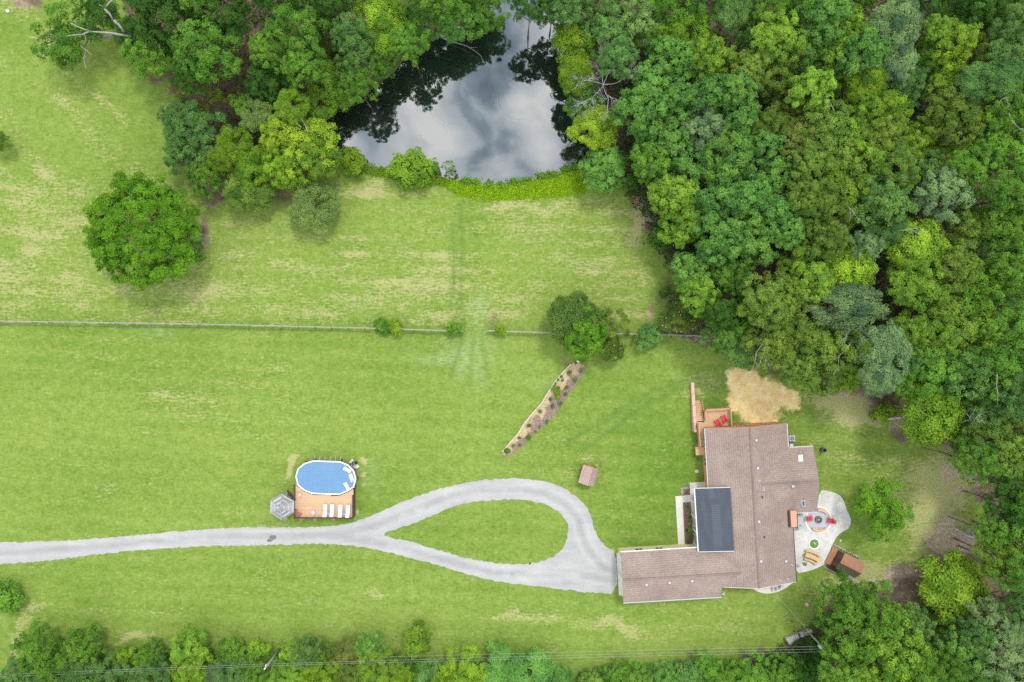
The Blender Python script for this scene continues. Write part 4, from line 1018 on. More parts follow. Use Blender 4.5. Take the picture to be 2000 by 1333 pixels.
TREES[-1][0].location.z = .80; TREES[-1][0].children[0].scale *= .9
q = P(1574, 1100, .82); tag(MB().cyl(q.x, q.y, .811, .93, .08, .1, 10).obj('red_pot', mat('terracotta', (.4, .12, .08), .7)), 'small reddish pot on the curved picnic table', 'pot')
# kitchen counter
k0, k1 = P(1561, 1030.5), P(1553.2, 1003)
ctr_ = thing('outdoor_counter', 'grey outdoor kitchen counter with sink against the brick chimney', 'counter', ((k0.x + k1.x) / 2, (k0.y + k1.y) / 2, .06), HA)
MB().box(-.29, -1.05, 0, .29, 1.05, .85).obj('base', CONC, ctr_); MB().box(-.33, -1.1, .85, .33, 1.1, .91).obj('countertop', grainy('grey_stone_top', (.33, .36, .38), .12), ctr_)
for y, m in ((.55, GREYM), (.05, GREYM)): MB().box(-.2, y - .2, .905, .2, y + .2, .925).obj('sink' if y > .3 else 'grill_lid', m, ctr_)
MB().cyl(0, -.5, .91, .96, .09, n=10).obj('burner', DARKM, ctr_)

# adirondack chairs
def chair(label, px, py, z, rz, group):
    p = P(px, py, z); t = thing('adirondack_chair', label, 'chair', (p.x, p.y, z), rz, group)
    for i in range(5): MB().box(-.27, .36 - .15 * i, .36 - .03 * i, .27, .49 - .15 * i, .385 - .03 * i).obj('seat_slat', RED, t)
    for i in range(5):
        x = (i - 2) * .115; h = 1.0 - .05 * abs(i - 2)
        MB().bar((x * .8, -.25, .28), (x * 1.15, -.55, h), .1, .025, (0, 1, 0)).obj('back_slat', RED, t)
    for s_ in (-1, 1):
        MB().box(s_ * .31 - .05, -.42, .56, s_ * .31 + .05, .42, .585).obj('armrest', RED, t)
        MB().box(s_ * .32 - .03, .33, 0, s_ * .32 + .03, .42, .56).obj('leg', RED, t); MB().box(s_ * .32 - .03, -.4, 0, s_ * .32 + .03, -.31, .56).obj('leg', RED, t)
    return t
c1_ = chair('red garden chair between the chimney counter and the fire pit', 1578.7, 1011.9, .08, math.radians(-85), 'red garden chairs')
dup(c1_, (*P(1620, 1016.4, .06).xy, .09), math.radians(80), 'red garden chair on the outer rim of the patio circle')
DZ = 1.3
dup(c1_, (*P(1400.5, 825.5, DZ).xy, DZ), math.radians(28), 'red chair on the wooden deck, the one nearer the stairs')
dup(c1_, (*P(1413, 817, DZ).xy, DZ), math.radians(28), 'red chair on the wooden deck, the one nearer the sandy patch')

# ------------------------------------------------------------------ back deck with stairs
dk = thing('wooden_deck', 'tan wooden deck with railings and stairs wrapped round the house corner', 'deck', (HO.x, HO.y, 0), HA)
def DL(zx, zy, z=DZ): return Lc(*Z4((zx, zy))[0], z)
def boards(u0, u1, v0, v1, along, z, w_=.14):
    mb = MB()
    if along == 'v':
        n = int((u1 - u0) / w_)
        for i in range(n): mb.box(u0 + i * w_, v0, z - .03, u0 + i * w_ + w_ - .012, v1, z + .003 * (i % 2))
    else:
        n = int((v1 - v0) / w_)
        for i in range(n): mb.box(u0, v0 + i * w_, z - .03, u1, v0 + i * w_ + w_ - .012, z + .003 * (i % 2))
    o = mb.obj('deck_board', DECKM, dk); o['kind'] = 'stuff'; return o
a0 = DL(425, 545); a1 = DL(835, 850)
wallW = uW + oh - .02
du0, du1, dv1, dv0 = a0[0], a1[0], a0[1], vN - .05
boards(du0, du1, dv0, dv1, 'v', DZ)
b0 = DL(322, 735); b1 = DL(320, 1255)
boards(b0[0], du0 - .01, DL(330, 860)[1], b0[1], 'u', DZ)
bu0 = b0[0]; bv0 = DL(325, 1110)[1]; lv0 = DL(320, 1255)[1]
boards(bu0, wallW, bv0, DL(330, 860)[1] - .01, 'u', DZ - .001)
boards(DL(306, 1180)[0], wallW, lv0, bv0 - .01, 'u', DZ - .12)
mb = MB()
for x in (du0 + .1, (du0 + du1) / 2, du1 - .1):
    for y in (dv0 + .3, dv1 - .1): mb2 = MB().box(x - .07, y - .07, 0, x + .07, y + .07, DZ - .04).obj('post', DECKM2, dk)
for y in (lv0 + .1, bv0, b0[1] - .1): MB().box(bu0 + .03, y - .07, 0, bu0 + .17, y + .07, DZ - .16).obj('post', DECKM2, dk)
MB().box(du0, dv1 - .06, DZ - .3, du1, dv1 - .01, DZ - .035).obj('rim_board', DECKM2, dk); MB().box(du1 - .06, dv0, DZ - .3, du1 - .01, dv1 - .07, DZ - .035).obj('rim_board', DECKM2, dk)
def railing(parent, pts, z, m, zh=.95, gap=.13, post=True, hide_first=False):
    for (a, b) in zip(pts[:-1], pts[1:]):
        A, B = Vector((*a, z)), Vector((*b, z)); L_ = (B - A).length
        up = Vector((0, 0, zh))
        MB().bar(A + up, B + up, .14, .04).obj('handrail', m, parent)
        MB().bar(A + up * .1, B + up * .1, .04, .08).obj('bottom_rail', m, parent)
        mb = MB(); n = max(1, int(L_ / gap))
        for i in range(1, n): p = A.lerp(B, i / n); mb.box(p.x - .018, p.y - .018, z + .1, p.x + .018, p.y + .018, z + zh - .02)
        if n > 1: mb.obj('baluster', m, parent)['kind'] = 'stuff'
        np_ = max(1, round(L_ / 1.9))
        for i in range(np_ + 1): p = A.lerp(B, i / np_); MB().box(p.x - .05, p.y - .05, z - .2, p.x + .05, p.y + .05, z + zh + .06).obj('post', m, parent)
railing(dk, [(du0 + .05, b0[1] + .2), (du0 + .05, dv1 - .05), (du1 - .05, dv1 - .05), (du1 - .05, dv0 + .1)], DZ, DECKM2)
railing(dk, [(bu0 + .05, b0[1] - .3), (bu0 + .05, bv0 + .1)], DZ, DECKM2)
st0 = DL(300, 415, .1); nst = 12
for i in range(nst):
    t = i / (nst - 1); y1 = b0[1] + .02 + (st0[1] - b0[1]) * i / nst; y2 = b0[1] + .02 + (st0[1] - b0[1]) * (i + .94) / nst
    z = DZ - .1 - (DZ - .15) * t
    MB().box(bu0 + .02, y1, z - .04, bu0 + 1.02, y2, z).obj('stair_tread', DECKM, dk)
for x in (bu0 - .01, bu0 + 1.05): MB().bar((x, b0[1], DZ - .2), (x, st0[1], .02), .05, .25).obj('stringer', DECKM2, dk)
MB().bar((bu0 + 1.06, b0[1] + .1, DZ + .8), (bu0 + 1.06, st0[1], .95), .07, .05).obj('handrail', DECKM2, dk); 
for t in (0.03, .5, 1): y = b0[1] + .1 + (st0[1] - b0[1] - .1) * t; MB().box(bu0 + 1.02, y - .04, 0, bu0 + 1.1, y + .04, DZ + .8 - (DZ - .15) * t).obj('post', DECKM2, dk)
# stepped block retaining wall along the stairs
rw = thing('retaining_wall', 'long narrow pinkish block wall stepping down beside the deck stairs', 'wall', (HO.x, HO.y, 0), HA)
PINKB = grainy('pink_block', (.50, .31, .26), .14, 2); nb_ = 17
w0, w1 = Lc(*Z4((258, 138))[0], .6), Lc(*Z4((300, 898))[0], 1.2)
for i in range(nb_):
    t = i / nb_; y0 = w0[1] + (w1[1] - w0[1]) * t; y1 = w0[1] + (w1[1] - w0[1]) * (i + .985) / nb_; x = w0[0] + (w1[0] - w0[0]) * t; ht = .5 + .2 * int(i / 4)
    wd = .22 if i < 14 else .16
    MB().box(x - wd + .03, y1, 0, x + wd - .03, y0, ht).obj('block', PINKB, rw); MB().box(x - wd, y1, ht + .002, x + wd, y0, ht + .06).obj('coping', PINKB, rw)
# mulch beds by the porch
sheet('mulch_bed', Z5((684, 264), (786, 256), (800, 300), (838, 700), (706, 712)), .05, MULCH, kind=1)
sheet('mulch_bed', Z5((675, 150), (735, 110), (782, 140), (782, 190), (682, 195)), .05, MULCH, kind=1)
mb = MB()
for i in range(22):
    t = i / 21; a = Z5((678 + rnd.uniform(-8, 8), 185 - 70 * min(1, t * 1.6)), ) if t < .6 else Z5((690 + 50 * (t - .6) / .4, 120 + rnd.uniform(-8, 8)),)
    p = P(*a[0]); mb.blob(p.x, p.y, .1, rnd.uniform(.08, .16), rnd.uniform(.08, .16), .09, i, 6, 4)
tag(mb.obj('bed_stones', grainy('bed_stone', (.30, .25, .24), .4, 3)), 'loose border stones round the small mulch bed by the porch', 'stones', kind='stuff')
for zx, zy, r, c, kd, lb in ((725, 308, 3, 'bg', 'bush', 'small blue-green plant nearest the front walk in the porch bed'), (745, 365, 4, 'lg', 'bush', 'lime plant second along the porch bed from the walk'), (757, 418, 3, 'bg', 'bush', 'blue-green plant between lime plants in the porch bed'),
        (765, 442, 3, 'yg', 'bush', 'tiny yellow-green plant touching a dark shrub in the porch bed'), (760, 475, 4.2, 'lg', 'bush', 'medium green shrub in the middle of the porch bed'), (770, 545, 6, 'yg', 'bush', 'largest shrub of the porch bed, vivid yellow-green'),
        (770, 612, 5, 'mg', 'bush', 'dark green shrub below the vivid one in the porch bed'), (735, 665, 3, 'bg', 'bush', 'blue-green plant at the garage end of the porch bed'), (722, 545, 2.5, 'dg', 'bush', 'tiny dark plant beside the vivid shrub in the porch bed'), (730, 162, 3, 'bg', 'bush', 'bluish plant in the small stone-bordered bed')):
    p = Z5((zx, zy))[0]; tree(p[0], p[1], r, c, kd, r * .11 + .1, lb, cat='plant', group='plants in the beds by the porch', name='bed_plant')
# air conditioner, bin and little things round the house
def aircon(label, px, py, s_=.42):
    p = P(px, py); t = thing('air_conditioner', label, 'air conditioner', (p.x, p.y, 0), HA)
    MB().box(-s_, -s_, 0, s_, s_, .75).obj('casing', mat('ac_grey', (.5, .5, .48), .5), t, bevel=.03); MB().cyl(0, 0, .751, .775, s_ * .78, n=16).obj('grille', DARKM, t)
    for i in range(4): MB().bar((0, 0, .785), (s_ * .6 * math.cos(i * 1.57), s_ * .6 * math.sin(i * 1.57), .785), .14, .015).obj('fan_blade', GREYM, t)
aircon('grey air conditioner beside the upper house corner', 1543.5, 855.5); aircon('air conditioner on the curved concrete walk behind the house', 1511, 1147, .36)
p = P(1543, 869.5); tag(MB().box(p.x - .22, p.y - .2, 0, p.x + .22, p.y + .2, .5).box(p.x - .25, p.y - .23, .5, p.x + .25, p.y + .23, .56).obj('utility_box', WHITEP), 'small white utility box next to the upper air conditioner', 'box')
p = P(1523, 1142); tag(MB().box(p.x - .2, p.y - .3, .055, p.x + .2, p.y + .3, .9).box(p.x - .23, p.y - .33, .9, p.x + .23, p.y + .33, .96).obj('storage_bin', GREYM), 'grey bin by the house wall on the curved back walk', 'bin')
p = P(1605.5, 878); t = thing('burn_barrel', 'dark open barrel standing on the lawn beside the house wing', 'barrel', (p.x, p.y, 0))
mb = MB(); mb.tube([(0, 0, 0), (0, 0, .3), (0, 0, .6), (0, 0, .9)], [.34, .36, .36, .35], 18); mb.obj('body', grainy('rusty_grey', (.13, .12, .115), .3), t)
mb = MB(); mb.cyl(0, 0, .902, .915, .29, n=18); mb.obj('mouth', mat('mouth_black', (.008, .008, .008), .95), t)  # flat black disc on the closed top, drawn as the open mouth
p = P(1361, 921); tag(MB().blob(p.x, p.y, .02, .36, .28, .07, 4).obj('stepping_stone', grainy('pale_stone', (.45, .42, .35), .12)), 'pale flat stone on the grass beside the house wall', 'stone')
p = P(1641, 1056); tag(MB().box(p.x - .17, p.y - .17, -.02, p.x + .17, p.y + .17, .1).box(p.x - .12, p.y - .12, .1, p.x + .12, p.y + .12, .13).obj('drain_box', GREYM), 'small grey box set in the grass above the cabin', 'box')
p = P(1575.5, 1180.5); tag(MB().blob(p.x, p.y, .1, .36, .32, .22, 8).obj('boulder', grainy('pink_rock', (.36, .30, .27), .25, 2)), 'pinkish boulder on the lawn below the house', 'boulder')
p = P(1035, 1099); t = thing('path_light', 'tiny black path light on the edge of the driveway loop', 'light', (p.x, p.y, 0)); MB().cyl(0, 0, 0, .5, .03, n=6).obj('post', DARKM, t); MB().cyl(0, 0, .5, .58, .14, .05, 10).obj('lamp_shade', DARKM, t)
tag(MB().blob(P(16, 23).x, P(16, 23).y, .1, .3, .25, .18, 3).obj('white_rock', WHITEP), 'white rock on the grass at the top corner', 'rock')
# ------------------------------------------------------------------ pool, deck, gazebo
PZ = 1.3
po = [P(*q, PZ) for q in Z2((830, 297), (1215, 310), (1340, 362), (1412, 440), (1446, 560), (1415, 680), (1320, 742), (1200, 790), (820, 776), (700, 732), (602, 650), (574, 525), (606, 410), (700, 335))]
pcx = sum(p.x for p in po) / len(po); pcy = sum(p.y for p in po) / len(po)
pool = thing('swimming_pool', 'oval above-ground pool with white rim and blue cover', 'pool', (pcx, pcy, 0))
pl_ = [Vector((p.x - pcx, p.y - pcy)) for p in po]
def inset(pts, d):
    n = len(pts); out_ = []
    for i in range(n):
        a, b, c = pts[i - 1], pts[i], pts[(i + 1) % n]
        e1, e2 = (b - a).normalized(), (c - b).normalized()
        n1_, n2_ = Vector((e1.y, -e1.x)), Vector((e2.y, -e2.x)); m_ = (n1_ + n2_).normalized()
        out_.append(b + m_ * d / max(.3, m_.dot(n1_)))
    return out_
pin = inset(pl_, .15); pout = inset(pl_, -.04)
MB().prism([tuple(p) for p in pl_], 0, PZ - .12).obj('wall', grainy('pool_wall', (.20, .15, .155), .15), pool)
bluem = mat('pool_cover', (.105, .27, .52), .22, .5); k = NT(bluem); br_ = k.n('ShaderNodeTexBrick'); br_.offset = 0; k.l(k.coord(), br_.inputs['Vector'])
for i_n, v_n in (('Color1', (.085, .180, .30, 1)), ('Color2', (.077, .166, .282, 1)), ('Mortar', (.098, .212, .355, 1)), ('Scale', 1.0), ('Mortar Size', .035), ('Brick Width', .36), ('Row Height', .36)): br_.inputs[i_n].default_value = v_n
k.color(k.mix(k.rng(k.noise(k.coord(), .5, 2), .3, .7, 0, .35), br_.outputs['Color'], (.11, .225, .37)))
MB().prism([tuple(p) for p in pin], PZ - .119, PZ - .1).obj('pool_cover', bluem, pool)
for i in range(len(pl_)):
    j = (i + 1) % len(pl_); a, b, c, d = pout[i], pout[j], pin[j], pin[i]
    g_ = (b - a).normalized() * .01
    MB().prism([tuple(a + g_), tuple(b - g_), tuple(c - g_), tuple(d + g_)], PZ - .1, PZ + .03).obj('rim_section', WHITEP, pool)
for i in range(len(pl_)): p = inset(pl_, -.1)[i]; MB().box(p.x - .06, p.y - .06, 0, p.x + .06, p.y + .06, PZ - .02).obj('upright', grainy('upright_brown', (.12, .07, .05), .2) if i == 0 else bpy.data.materials['upright_brown'], pool)
for i in range(6):
    q = Z2((848 + 75 * i, 285 + 3 * i))[0]; q2 = Z2((852 + 75 * i, 222 + 4 * i))[0]; a = P(*q, .75); b = P(*q2, .05)
    MB().bar((a.x - pcx, a.y - pcy - .08, .8), (b.x - pcx, b.y - pcy, .03), .07, .07).obj('brace', GREYM, pool)
# floats on the pool
def floatie(label, q, rz):
    p = P(*Z2(q)[0], PZ); t = thing('pool_float', label, 'pool float', (p.x, p.y, PZ - .095), rz, 'white floats on the pool')
    for i in range(6): MB().box(-.32, -.8 + .2 * i, .0, .32, -.612 + .2 * i, .12).obj('mattress_rib', WHITEP, t, bevel=.05)
    t.scale = (.85, .78, 1)
    MB().box(-.32, .4, 0, .32, .78, .17).obj('pillow', WHITEP, t, bevel=.07); MB().box(-.16, .5, .165, .16, .68, .18).obj('cup_pad', mat('blue_pad', (.09, .2, .38), .5) if 'blue_pad' not in bpy.data.materials else bpy.data.materials['blue_pad'], t)
floatie('white float on the pool, closest to the pump', (1316, 430), math.radians(62)); floatie('white float on the pool, middle one by the rim', (1380, 548), math.radians(200)); floatie('white float on the pool, closest to the deck', (1312, 668), math.radians(28))
# pool deck
LW, RW_, BW = Z2((572, 860))[0], Z2((1404, 900))[0], Z2((980, 1122))[0]
dz = 1.22
x0 = P(*Z2((566, 900))[0], dz).x; x1 = P(*Z2((1408, 900))[0], dz).x; yb = P(*Z2((900, 1120))[0], dz).y; yt = P(*Z2((600, 640))[0], dz).y
pdk = thing('pool_deck', 'orange-tan plank deck along the pool with dark railings', 'deck', (0, 0, 0))
mb = MB(); polyo = [Vector((p.x + pcx, p.y + pcy)) for p in inset(pl_, -.1)]
def spans(y):
    xs = []
    for a, b in zip(polyo, polyo[1:] + polyo[:1]):
        if (a.y > y) != (b.y > y): xs.append(a.x + (y - a.y) / (b.y - a.y) * (b.x - a.x))
    return sorted(xs)
y = yb; i = 0
while y < yt + 0.0:
    sp = spans(y + .13); sp2 = spans(y)
    segs = [(x0, x1)]
    if len(sp) == 2:
        l_, r_ = min(sp[0], sp2[0] if sp2 else sp[0]), max(sp[1], sp2[1] if sp2 else sp[1]); segs = [(x0, l_), (r_, x1)]
    for a, b in segs:
        if b - a > .15: mb.box(a, y, dz - .04, b, y + .128, dz + .004 * (i % 3) * .5)
    y += .14; i += 1
mb.obj('deck_board', DECKM, pdk)['kind'] = 'stuff'
for (xa, ya, xb, yb2) in ((x0, yb - .03, x1, yb - .005), (x0 - .03, yb, x0 - .004, yt), (x1 + .004, yb, x1 + .03, yt)): MB().box(xa, ya, .02, xb, yb2, dz - .03).obj('skirt', BROWNR, pdk)
ym = P(*Z2((575, 860))[0], dz).y; yn = P(*Z2((560, 1000))[0], dz).y
railing(pdk, [(x0 + .04, yt), (x0 + .04, ym)], dz, BROWNR, .6); railing(pdk, [(x0 + .04, yn), (x0 + .04, yb + .04), (x1 - .04, yb + .04)], dz, BROWNR, .55); railing(pdk, [(x1 - .02, yb + .04), (x1 - .02, yt - 1.6)], dz, BROWNR, .45)
# steps between deck and gazebo
s0, s1 = P(*Z2((440, 770))[0]), P(*Z2((555, 850))[0])
dirv = (s1 - s0).normalized(); nrm = Vector((-dirv.y, dirv.x, 0))
stp = thing('deck_steps', 'dark wooden steps rising from the gazebo to the pool deck', 'steps', (s1.x, s1.y, 0), math.atan2(-dirv.y, -dirv.x))
for i in range(5): MB().box(.05 + .3 * i, -.45, .9 - .2 * i, .33 + .3 * i, .5, .95 - .2 * i).obj('tread', BROWNR, stp)
for y_ in (-.5, .52): MB().bar((0, y_, .95), (1.6, y_, .05), .06, .22).obj('stringer', BROWNR, stp)
# loungers
LG = 'white loungers in a row on the pool deck'
def lounger(q, label):
    p = P(*Z2(q)[0], dz); t = thing('sun_lounger', label, 'lounger', (p.x, p.y, dz + .01), math.radians(-2), LG)
    MB().box(-.28, -.25, .27, .28, .95, .35).obj('seat', WHITEP, t, bevel=.03)
    MB().bar((0, -.27, .33), (0, -.85, .62), .56, .07, (0, 0, 1)).obj('backrest', WHITEP, t, bevel=.02)
    MB().box(-.31, -.8, .2, -.285, .97, .26).box(.285, -.8, .2, .31, .97, .26).obj('frame', GREYM, t)
    for x in (-.28, .28):
        for y_ in (-.6, .85): MB().box(x - .025, y_ - .025, 0, x + .025, y_ + .025, .26).obj('leg', GREYM, t)
    return t
lg = lounger((1008, 1015), 'white lounger on the pool deck, first of four from the gazebo side')
for q, lb in (((1108, 1015), 'white lounger on the pool deck, second of four from the gazebo side'), ((1226, 1020), 'white lounger on the pool deck, third of four from the gazebo side'), ((1335, 1023), 'white lounger on the pool deck, last of four by the outer railing')):
    p = P(*Z2(q)[0], dz); dup(lg, (p.x, p.y, dz + .01), math.radians(-2), lb)
TB = mat('blue_grey_top', (.20, .23, .30), .5)
for q, lb in (((1058, 1052), 'small blue-grey side table between the first two loungers'), ((1281, 1058), 'small blue-grey side table between the last two loungers')):
    p = P(*Z2(q)[0], dz); t = thing('side_table', lb, 'table', (p.x, p.y, dz + .01), 0, 'side tables between the loungers')
    MB().box(-.22, -.2, .36, .22, .2, .4).obj('tabletop', TB, t)
    for x in (-.18, .18):
        for y_ in (-.16, .16): MB().box(x - .02, y_ - .02, 0, x + .02, y_ + .02, .36).obj('leg', TB, t)
# folding chair, wooden chair, pot on the deck
p = P(*Z2((838, 1035))[0], dz); t = thing('folding_chair', 'pale blue folding chair alone on the pool deck', 'chair', (p.x, p.y, dz + .01), math.radians(40))
MB().box(-.2, -.2, .38, .2, .22, .42).obj('seat', mat('pale_blue', (.42, .48, .55), .5), t); MB().bar((0, -.2, .42), (0, -.32, .85), .4, .03).obj('backrest', bpy.data.materials['pale_blue'], t)
for x in (-.19, .19): MB().bar((x, .2, .4), (x, -.25, .0), .03, .03).obj('leg', GREYM, t); MB().bar((x, -.2, .4), (x, .25, .0), .03, .03).obj('leg', GREYM, t)
p = P(*Z2((618, 1042))[0], dz); t = thing('wooden_bench', 'small reddish slatted bench set across the deck corner by the gazebo', 'bench', (p.x, p.y, dz + .01), math.radians(-40))
WD = grainy('red_wood', (.26, .10, .065), .2)
for i in range(3): MB().box(-.55, -.2 + .14 * i, .42, .55, -.08 + .14 * i, .45).obj('seat_slat', WD, t)
for i in range(2): MB().box(-.55, -.27, .58 + .16 * i, .55, -.24, .7 + .16 * i).obj('back_slat', WD, t)
for x in (-.5, .5): MB().box(x - .03, -.26, 0, x + .03, -.2, .85).box(x - .03, .14, 0, x + .03, .2, .42).obj('leg', WD, t)
p = P(*Z2((645, 785))[0], dz); t = thing('flower_pot', 'round pot of pale flowers on the pool deck near the rim', 'pot', (p.x, p.y, dz + .01))
MB().cyl(0, 0, 0, .34, .17, .26, 14).obj('pot', mat('cream_pot', (.55, .47, .40), .6), t)
for i in range(9): MB().blob(.2 * math.cos(i * 2.4) * (i / 9) ** .5, .2 * math.sin(i * 2.4) * (i / 9) ** .5, .42, .08, .08, .08, i, 6, 4).obj('flower', mat('pale_pink', (.62, .40, .44), .6) if i == 0 else [bpy.data.materials['pale_pink'], LEAF, bpy.data.materials['cream_pot']][i % 3], t)
# pump pad
q = [P(*p_) for p_ in Z2((1390, 265), (1500, 385), (1418, 432), (1328, 350))]
structure(MB().prism([tuple(p.xy) for p in q], -.05, .07).obj('pump_pad', CONC))
p = P(*Z2((1415, 332))[0], .5); t = thing('pool_filter', 'black pool filter and pump on a concrete pad beside the pool', 'pump', (p.x, p.y, .07))
MB().tube([(0, 0, 0), (0, 0, .5), (0, 0, .7), (0, 0, .78)], [.3, .3, .24, .08], 16).obj('tank', DARKM, t, True); MB().tube([(.35, -.25, .12), (.35, .2, .12)], .12, 10).obj('pump_motor', DARKM, t)
MB().tube([(0, 0, .78), (.15, -.1, .86), (.3, -.25, .6), (.35, -.25, .2)], .035, 6).obj('hose', GREYM, t); MB().tube([(-.2, -.2, .3), (-.5, -.6, .5), (-.62, -.75, .9)], .03, 6).obj('hose', GREYM, t)
MB().tube([(.1, .2, .76), (.28, .32, .76)], .03, 6).obj('valve', GREYM, t)
# hexagonal gazebo
gz = thing('gazebo', 'weathered grey hexagonal gazebo beside the pool deck', 'gazebo', tuple(P(551, 990.5).xy) + (0,))
GW = grainy('weathered_boards', (.27, .265, .27), .25, 2.2, fine=10); GW2 = grainy('darker_boards', (.19, .185, .195), .25, 2.2, fine=10); GW3 = grainy('paler_boards', (.34, .335, .34), .2, 2.2, fine=10); zE, zA = 2.3, 3.7
ring = [P(*Z2(q)[0], zE) for q in ((375, 772), (552, 880), (548, 1045), (372, 1160), (204, 1050), (212, 865))]
gc = P(551, 990.5); ap = P(*Z2((354, 985))[0], zA) - gc
hx = [p - gc for p in ring]
for i in range(6):
    a, b = hx[i], hx[(i + 1) % 6]
    for j in range(6):
        t0, t1 = j / 6, (j + .93) / 6
        q = [a.lerp(ap, t0), b.lerp(ap, t0), b.lerp(ap, t1), a.lerp(ap, t1)]; q[0] = q[0] + Vector((0, 0, .05)); q[1] = q[1] + Vector((0, 0, .05))
        q2 = [x_ - Vector((0, 0, .035)) for x_ in q]
        MB().add(q + q2, [(0, 3, 2, 1), (4, 5, 6, 7), (0, 1, 5, 4), (1, 2, 6, 5), (2, 3, 7, 6), (3, 0, 4, 7)]).obj('roof_board', [GW, GW2, GW3][(i * 5 + j * 7 + j // 2) % 3], gz)
    MB().bar(a + Vector((0, 0, .06)), ap + Vector((0, 0, .06)), .12, .05).obj('hip_batten', GW, gz)
    MB().box(a.x * .86 - .06, a.y * .86 - .06, 0, a.x * .86 + .06, a.y * .86 + .06, zE).obj('post', GW, gz)
    MB().bar((a.x * .86, a.y * .86, .9), (b.x * .86, b.y * .86, .9), .06, .08).obj('rail', GW, gz)
MB().prism([(p.x * .9, p.y * .9) for p in hx], .0, .18).obj('floor', GW, gz)
MB().cyl(ap.x, ap.y, zA - .05, zA + .22, .09, .03, 8).obj('finial', DARKM, gz)

# ------------------------------------------------------------------ well house
sc_ = P(1146.5, 925); shd = thing('well_house', 'small shed with a brown shingled gable roof on the lawn by the loop', 'shed', (sc_.x, sc_.y, 0), math.radians(-15.7))
hw_, hl_ = 1.15, 1.38; zs = lambda u, v: 2.25 - .5 * abs(u - .12)
SHA = shingles('shed_shingles', math.pi / 2, (.33, .23, .20)); SHB = shingles('shed_shingles_grey', math.pi / 2, (.24, .175, .165))
MB().slab([(-hw_, -hl_), (.12, -hl_), (.12, hl_), (-hw_, hl_)], zs, .06).obj('roof', SHA, shd); MB().slab([(.12, -hl_), (hw_, -hl_), (hw_, hl_), (.12, hl_)], zs, .06).obj('roof', SHB, shd)
MB().bar((.12, -hl_, 2.26), (.12, hl_, 2.26), .2, .05).obj('ridge_cap', SHA, shd)
vs = [(x, y_, z) for y_ in (-hl_ + .15, hl_ - .1) for x, z in ((-hw_ + .15, 0), (hw_ - .15, 0), (hw_ - .15, zs(hw_ - .15, 0) - .07), (.12, 2.17), (-hw_ + .15, zs(-hw_ + .15, 0) - .07))]
MB().add(vs, [(0, 1, 2, 3, 4), (9, 8, 7, 6, 5)] + [((i + 1) % 5, (i + 1) % 5 + 5, i + 5, i)[::-1] for i in range(5)]).obj('wall', grainy('shed_siding', (.17, .09, .05), .2), shd)
MB().box(-.35, hl_ - .099, .05, .45, hl_ - .06, 1.7).obj('door', grainy('shed_door', (.38, .2, .07), .2), shd)
for s_ in (-1, 1): MB().bar((.12, hl_ + .02, 2.2), (.12 + s_ * 1.1, hl_ + .02, 2.2 - .55), .04, .12).obj('barge_board', grainy('orange_board', (.42, .22, .07), .15) if 'orange_board' not in bpy.data.materials else bpy.data.materials['orange_board'], shd)
# ------------------------------------------------------------------ little log cabin behind the patio
cb_ = P(1645, 1098); cab = thing('garden_cabin', 'small brown-roofed cabin with porch boards and stone edging beside the patio', 'cabin', (cb_.x, cb_.y, 0), math.radians(-27.2))
CR = grainy('rust_brown_metal', (.27, .135, .085), .16, 1.2); CM = grainy('mossy_shaded_roof', (.085, .07, .04), .5, 2.5)  # CM: moss plus the shade of the far slope, painted into one dark tone
zc_ = lambda u, v: 2.7 - (.33 * v if v > 0 else -.62 * v)
MB().slab([(-1.75, 0), (1.75, 0), (1.75, 1.5), (-1.5, 1.5)], zc_, .06).obj('roof', CR, cab); MB().slab([(-1.75, 0), (1.75, 0), (1.6, -1.15), (-1.6, -1.15)], zc_, .06).obj('roof', CM, cab)['label'] = 'mossy roof slope with its shade painted in'
MB().bar((-1.78, 0, 2.73), (1.78, 0, 2.73), .16, .05).obj('ridge_cap', CR, cab)
vs = [(x, y_, z) for x in (-1.5, 1.5) for y_, z in ((-.95, 0), (1.3, 0), (1.3, zc_(0, 1.3) - .07), (0, 2.62), (-.95, zc_(0, -.95) - .07))]
MB().add(vs, [(4, 3, 2, 1, 0), (5, 6, 7, 8, 9)] + [(i, (i + 1) % 5, (i + 1) % 5 + 5, i + 5) for i in range(5)]).obj('wall', grainy('cabin_log', (.10, .06, .04), .3), cab)
MB().box(-1.54, -.35, .3, -1.5, .35, 1.9).obj('door', BROWNR, cab)
PBO = grainy('porch_board', (.33, .16, .09), .2)
for i in range(11):
    y_ = -1.25 + .25 * i
    MB().box(-2.45 + rnd.uniform(-.03, .03), y_, .2, -1.52, y_ + .235, .26 + rnd.uniform(0, .02)).obj('porch_board', PBO, cab)
for i in range(8): MB().box(-1.9 + i * .25, -1.75, .12, -1.66 + i * .25, -1.2, .2).obj('step_board', BROWNR, cab)
mb = MB(); gr = MB()
for i in range(34):
    t = i / 33; mb.blob(-2.3 + 4.4 * t, 1.72 + rnd.uniform(-.1, .1), .1, rnd.uniform(.08, .17), rnd.uniform(.08, .17), .12, i, 6, 4)
for i in range(22):
    t = i / 21; mb.blob(-2.4 + 2.3 * t, -1.9 + rnd.uniform(-.08, .08), .08, rnd.uniform(.07, .14), rnd.uniform(.06, .12), .1, i + 50, 6, 4)
for i in range(150): gr.blob(2.1 + rnd.uniform(-.3, .4), rnd.uniform(-1.7, 1.5), .05, rnd.uniform(.05, .12), rnd.uniform(.05, .12), .07, i + 90, 5, 4)
mb.obj('stone_edging', grainy('edging_stone', (.33, .30, .29), .5, 3), cab)['kind'] = 'stuff'; gr.obj('rubble', grainy('grey_rubble', (.27, .265, .275), .4, 3), cab)['kind'] = 'stuff'

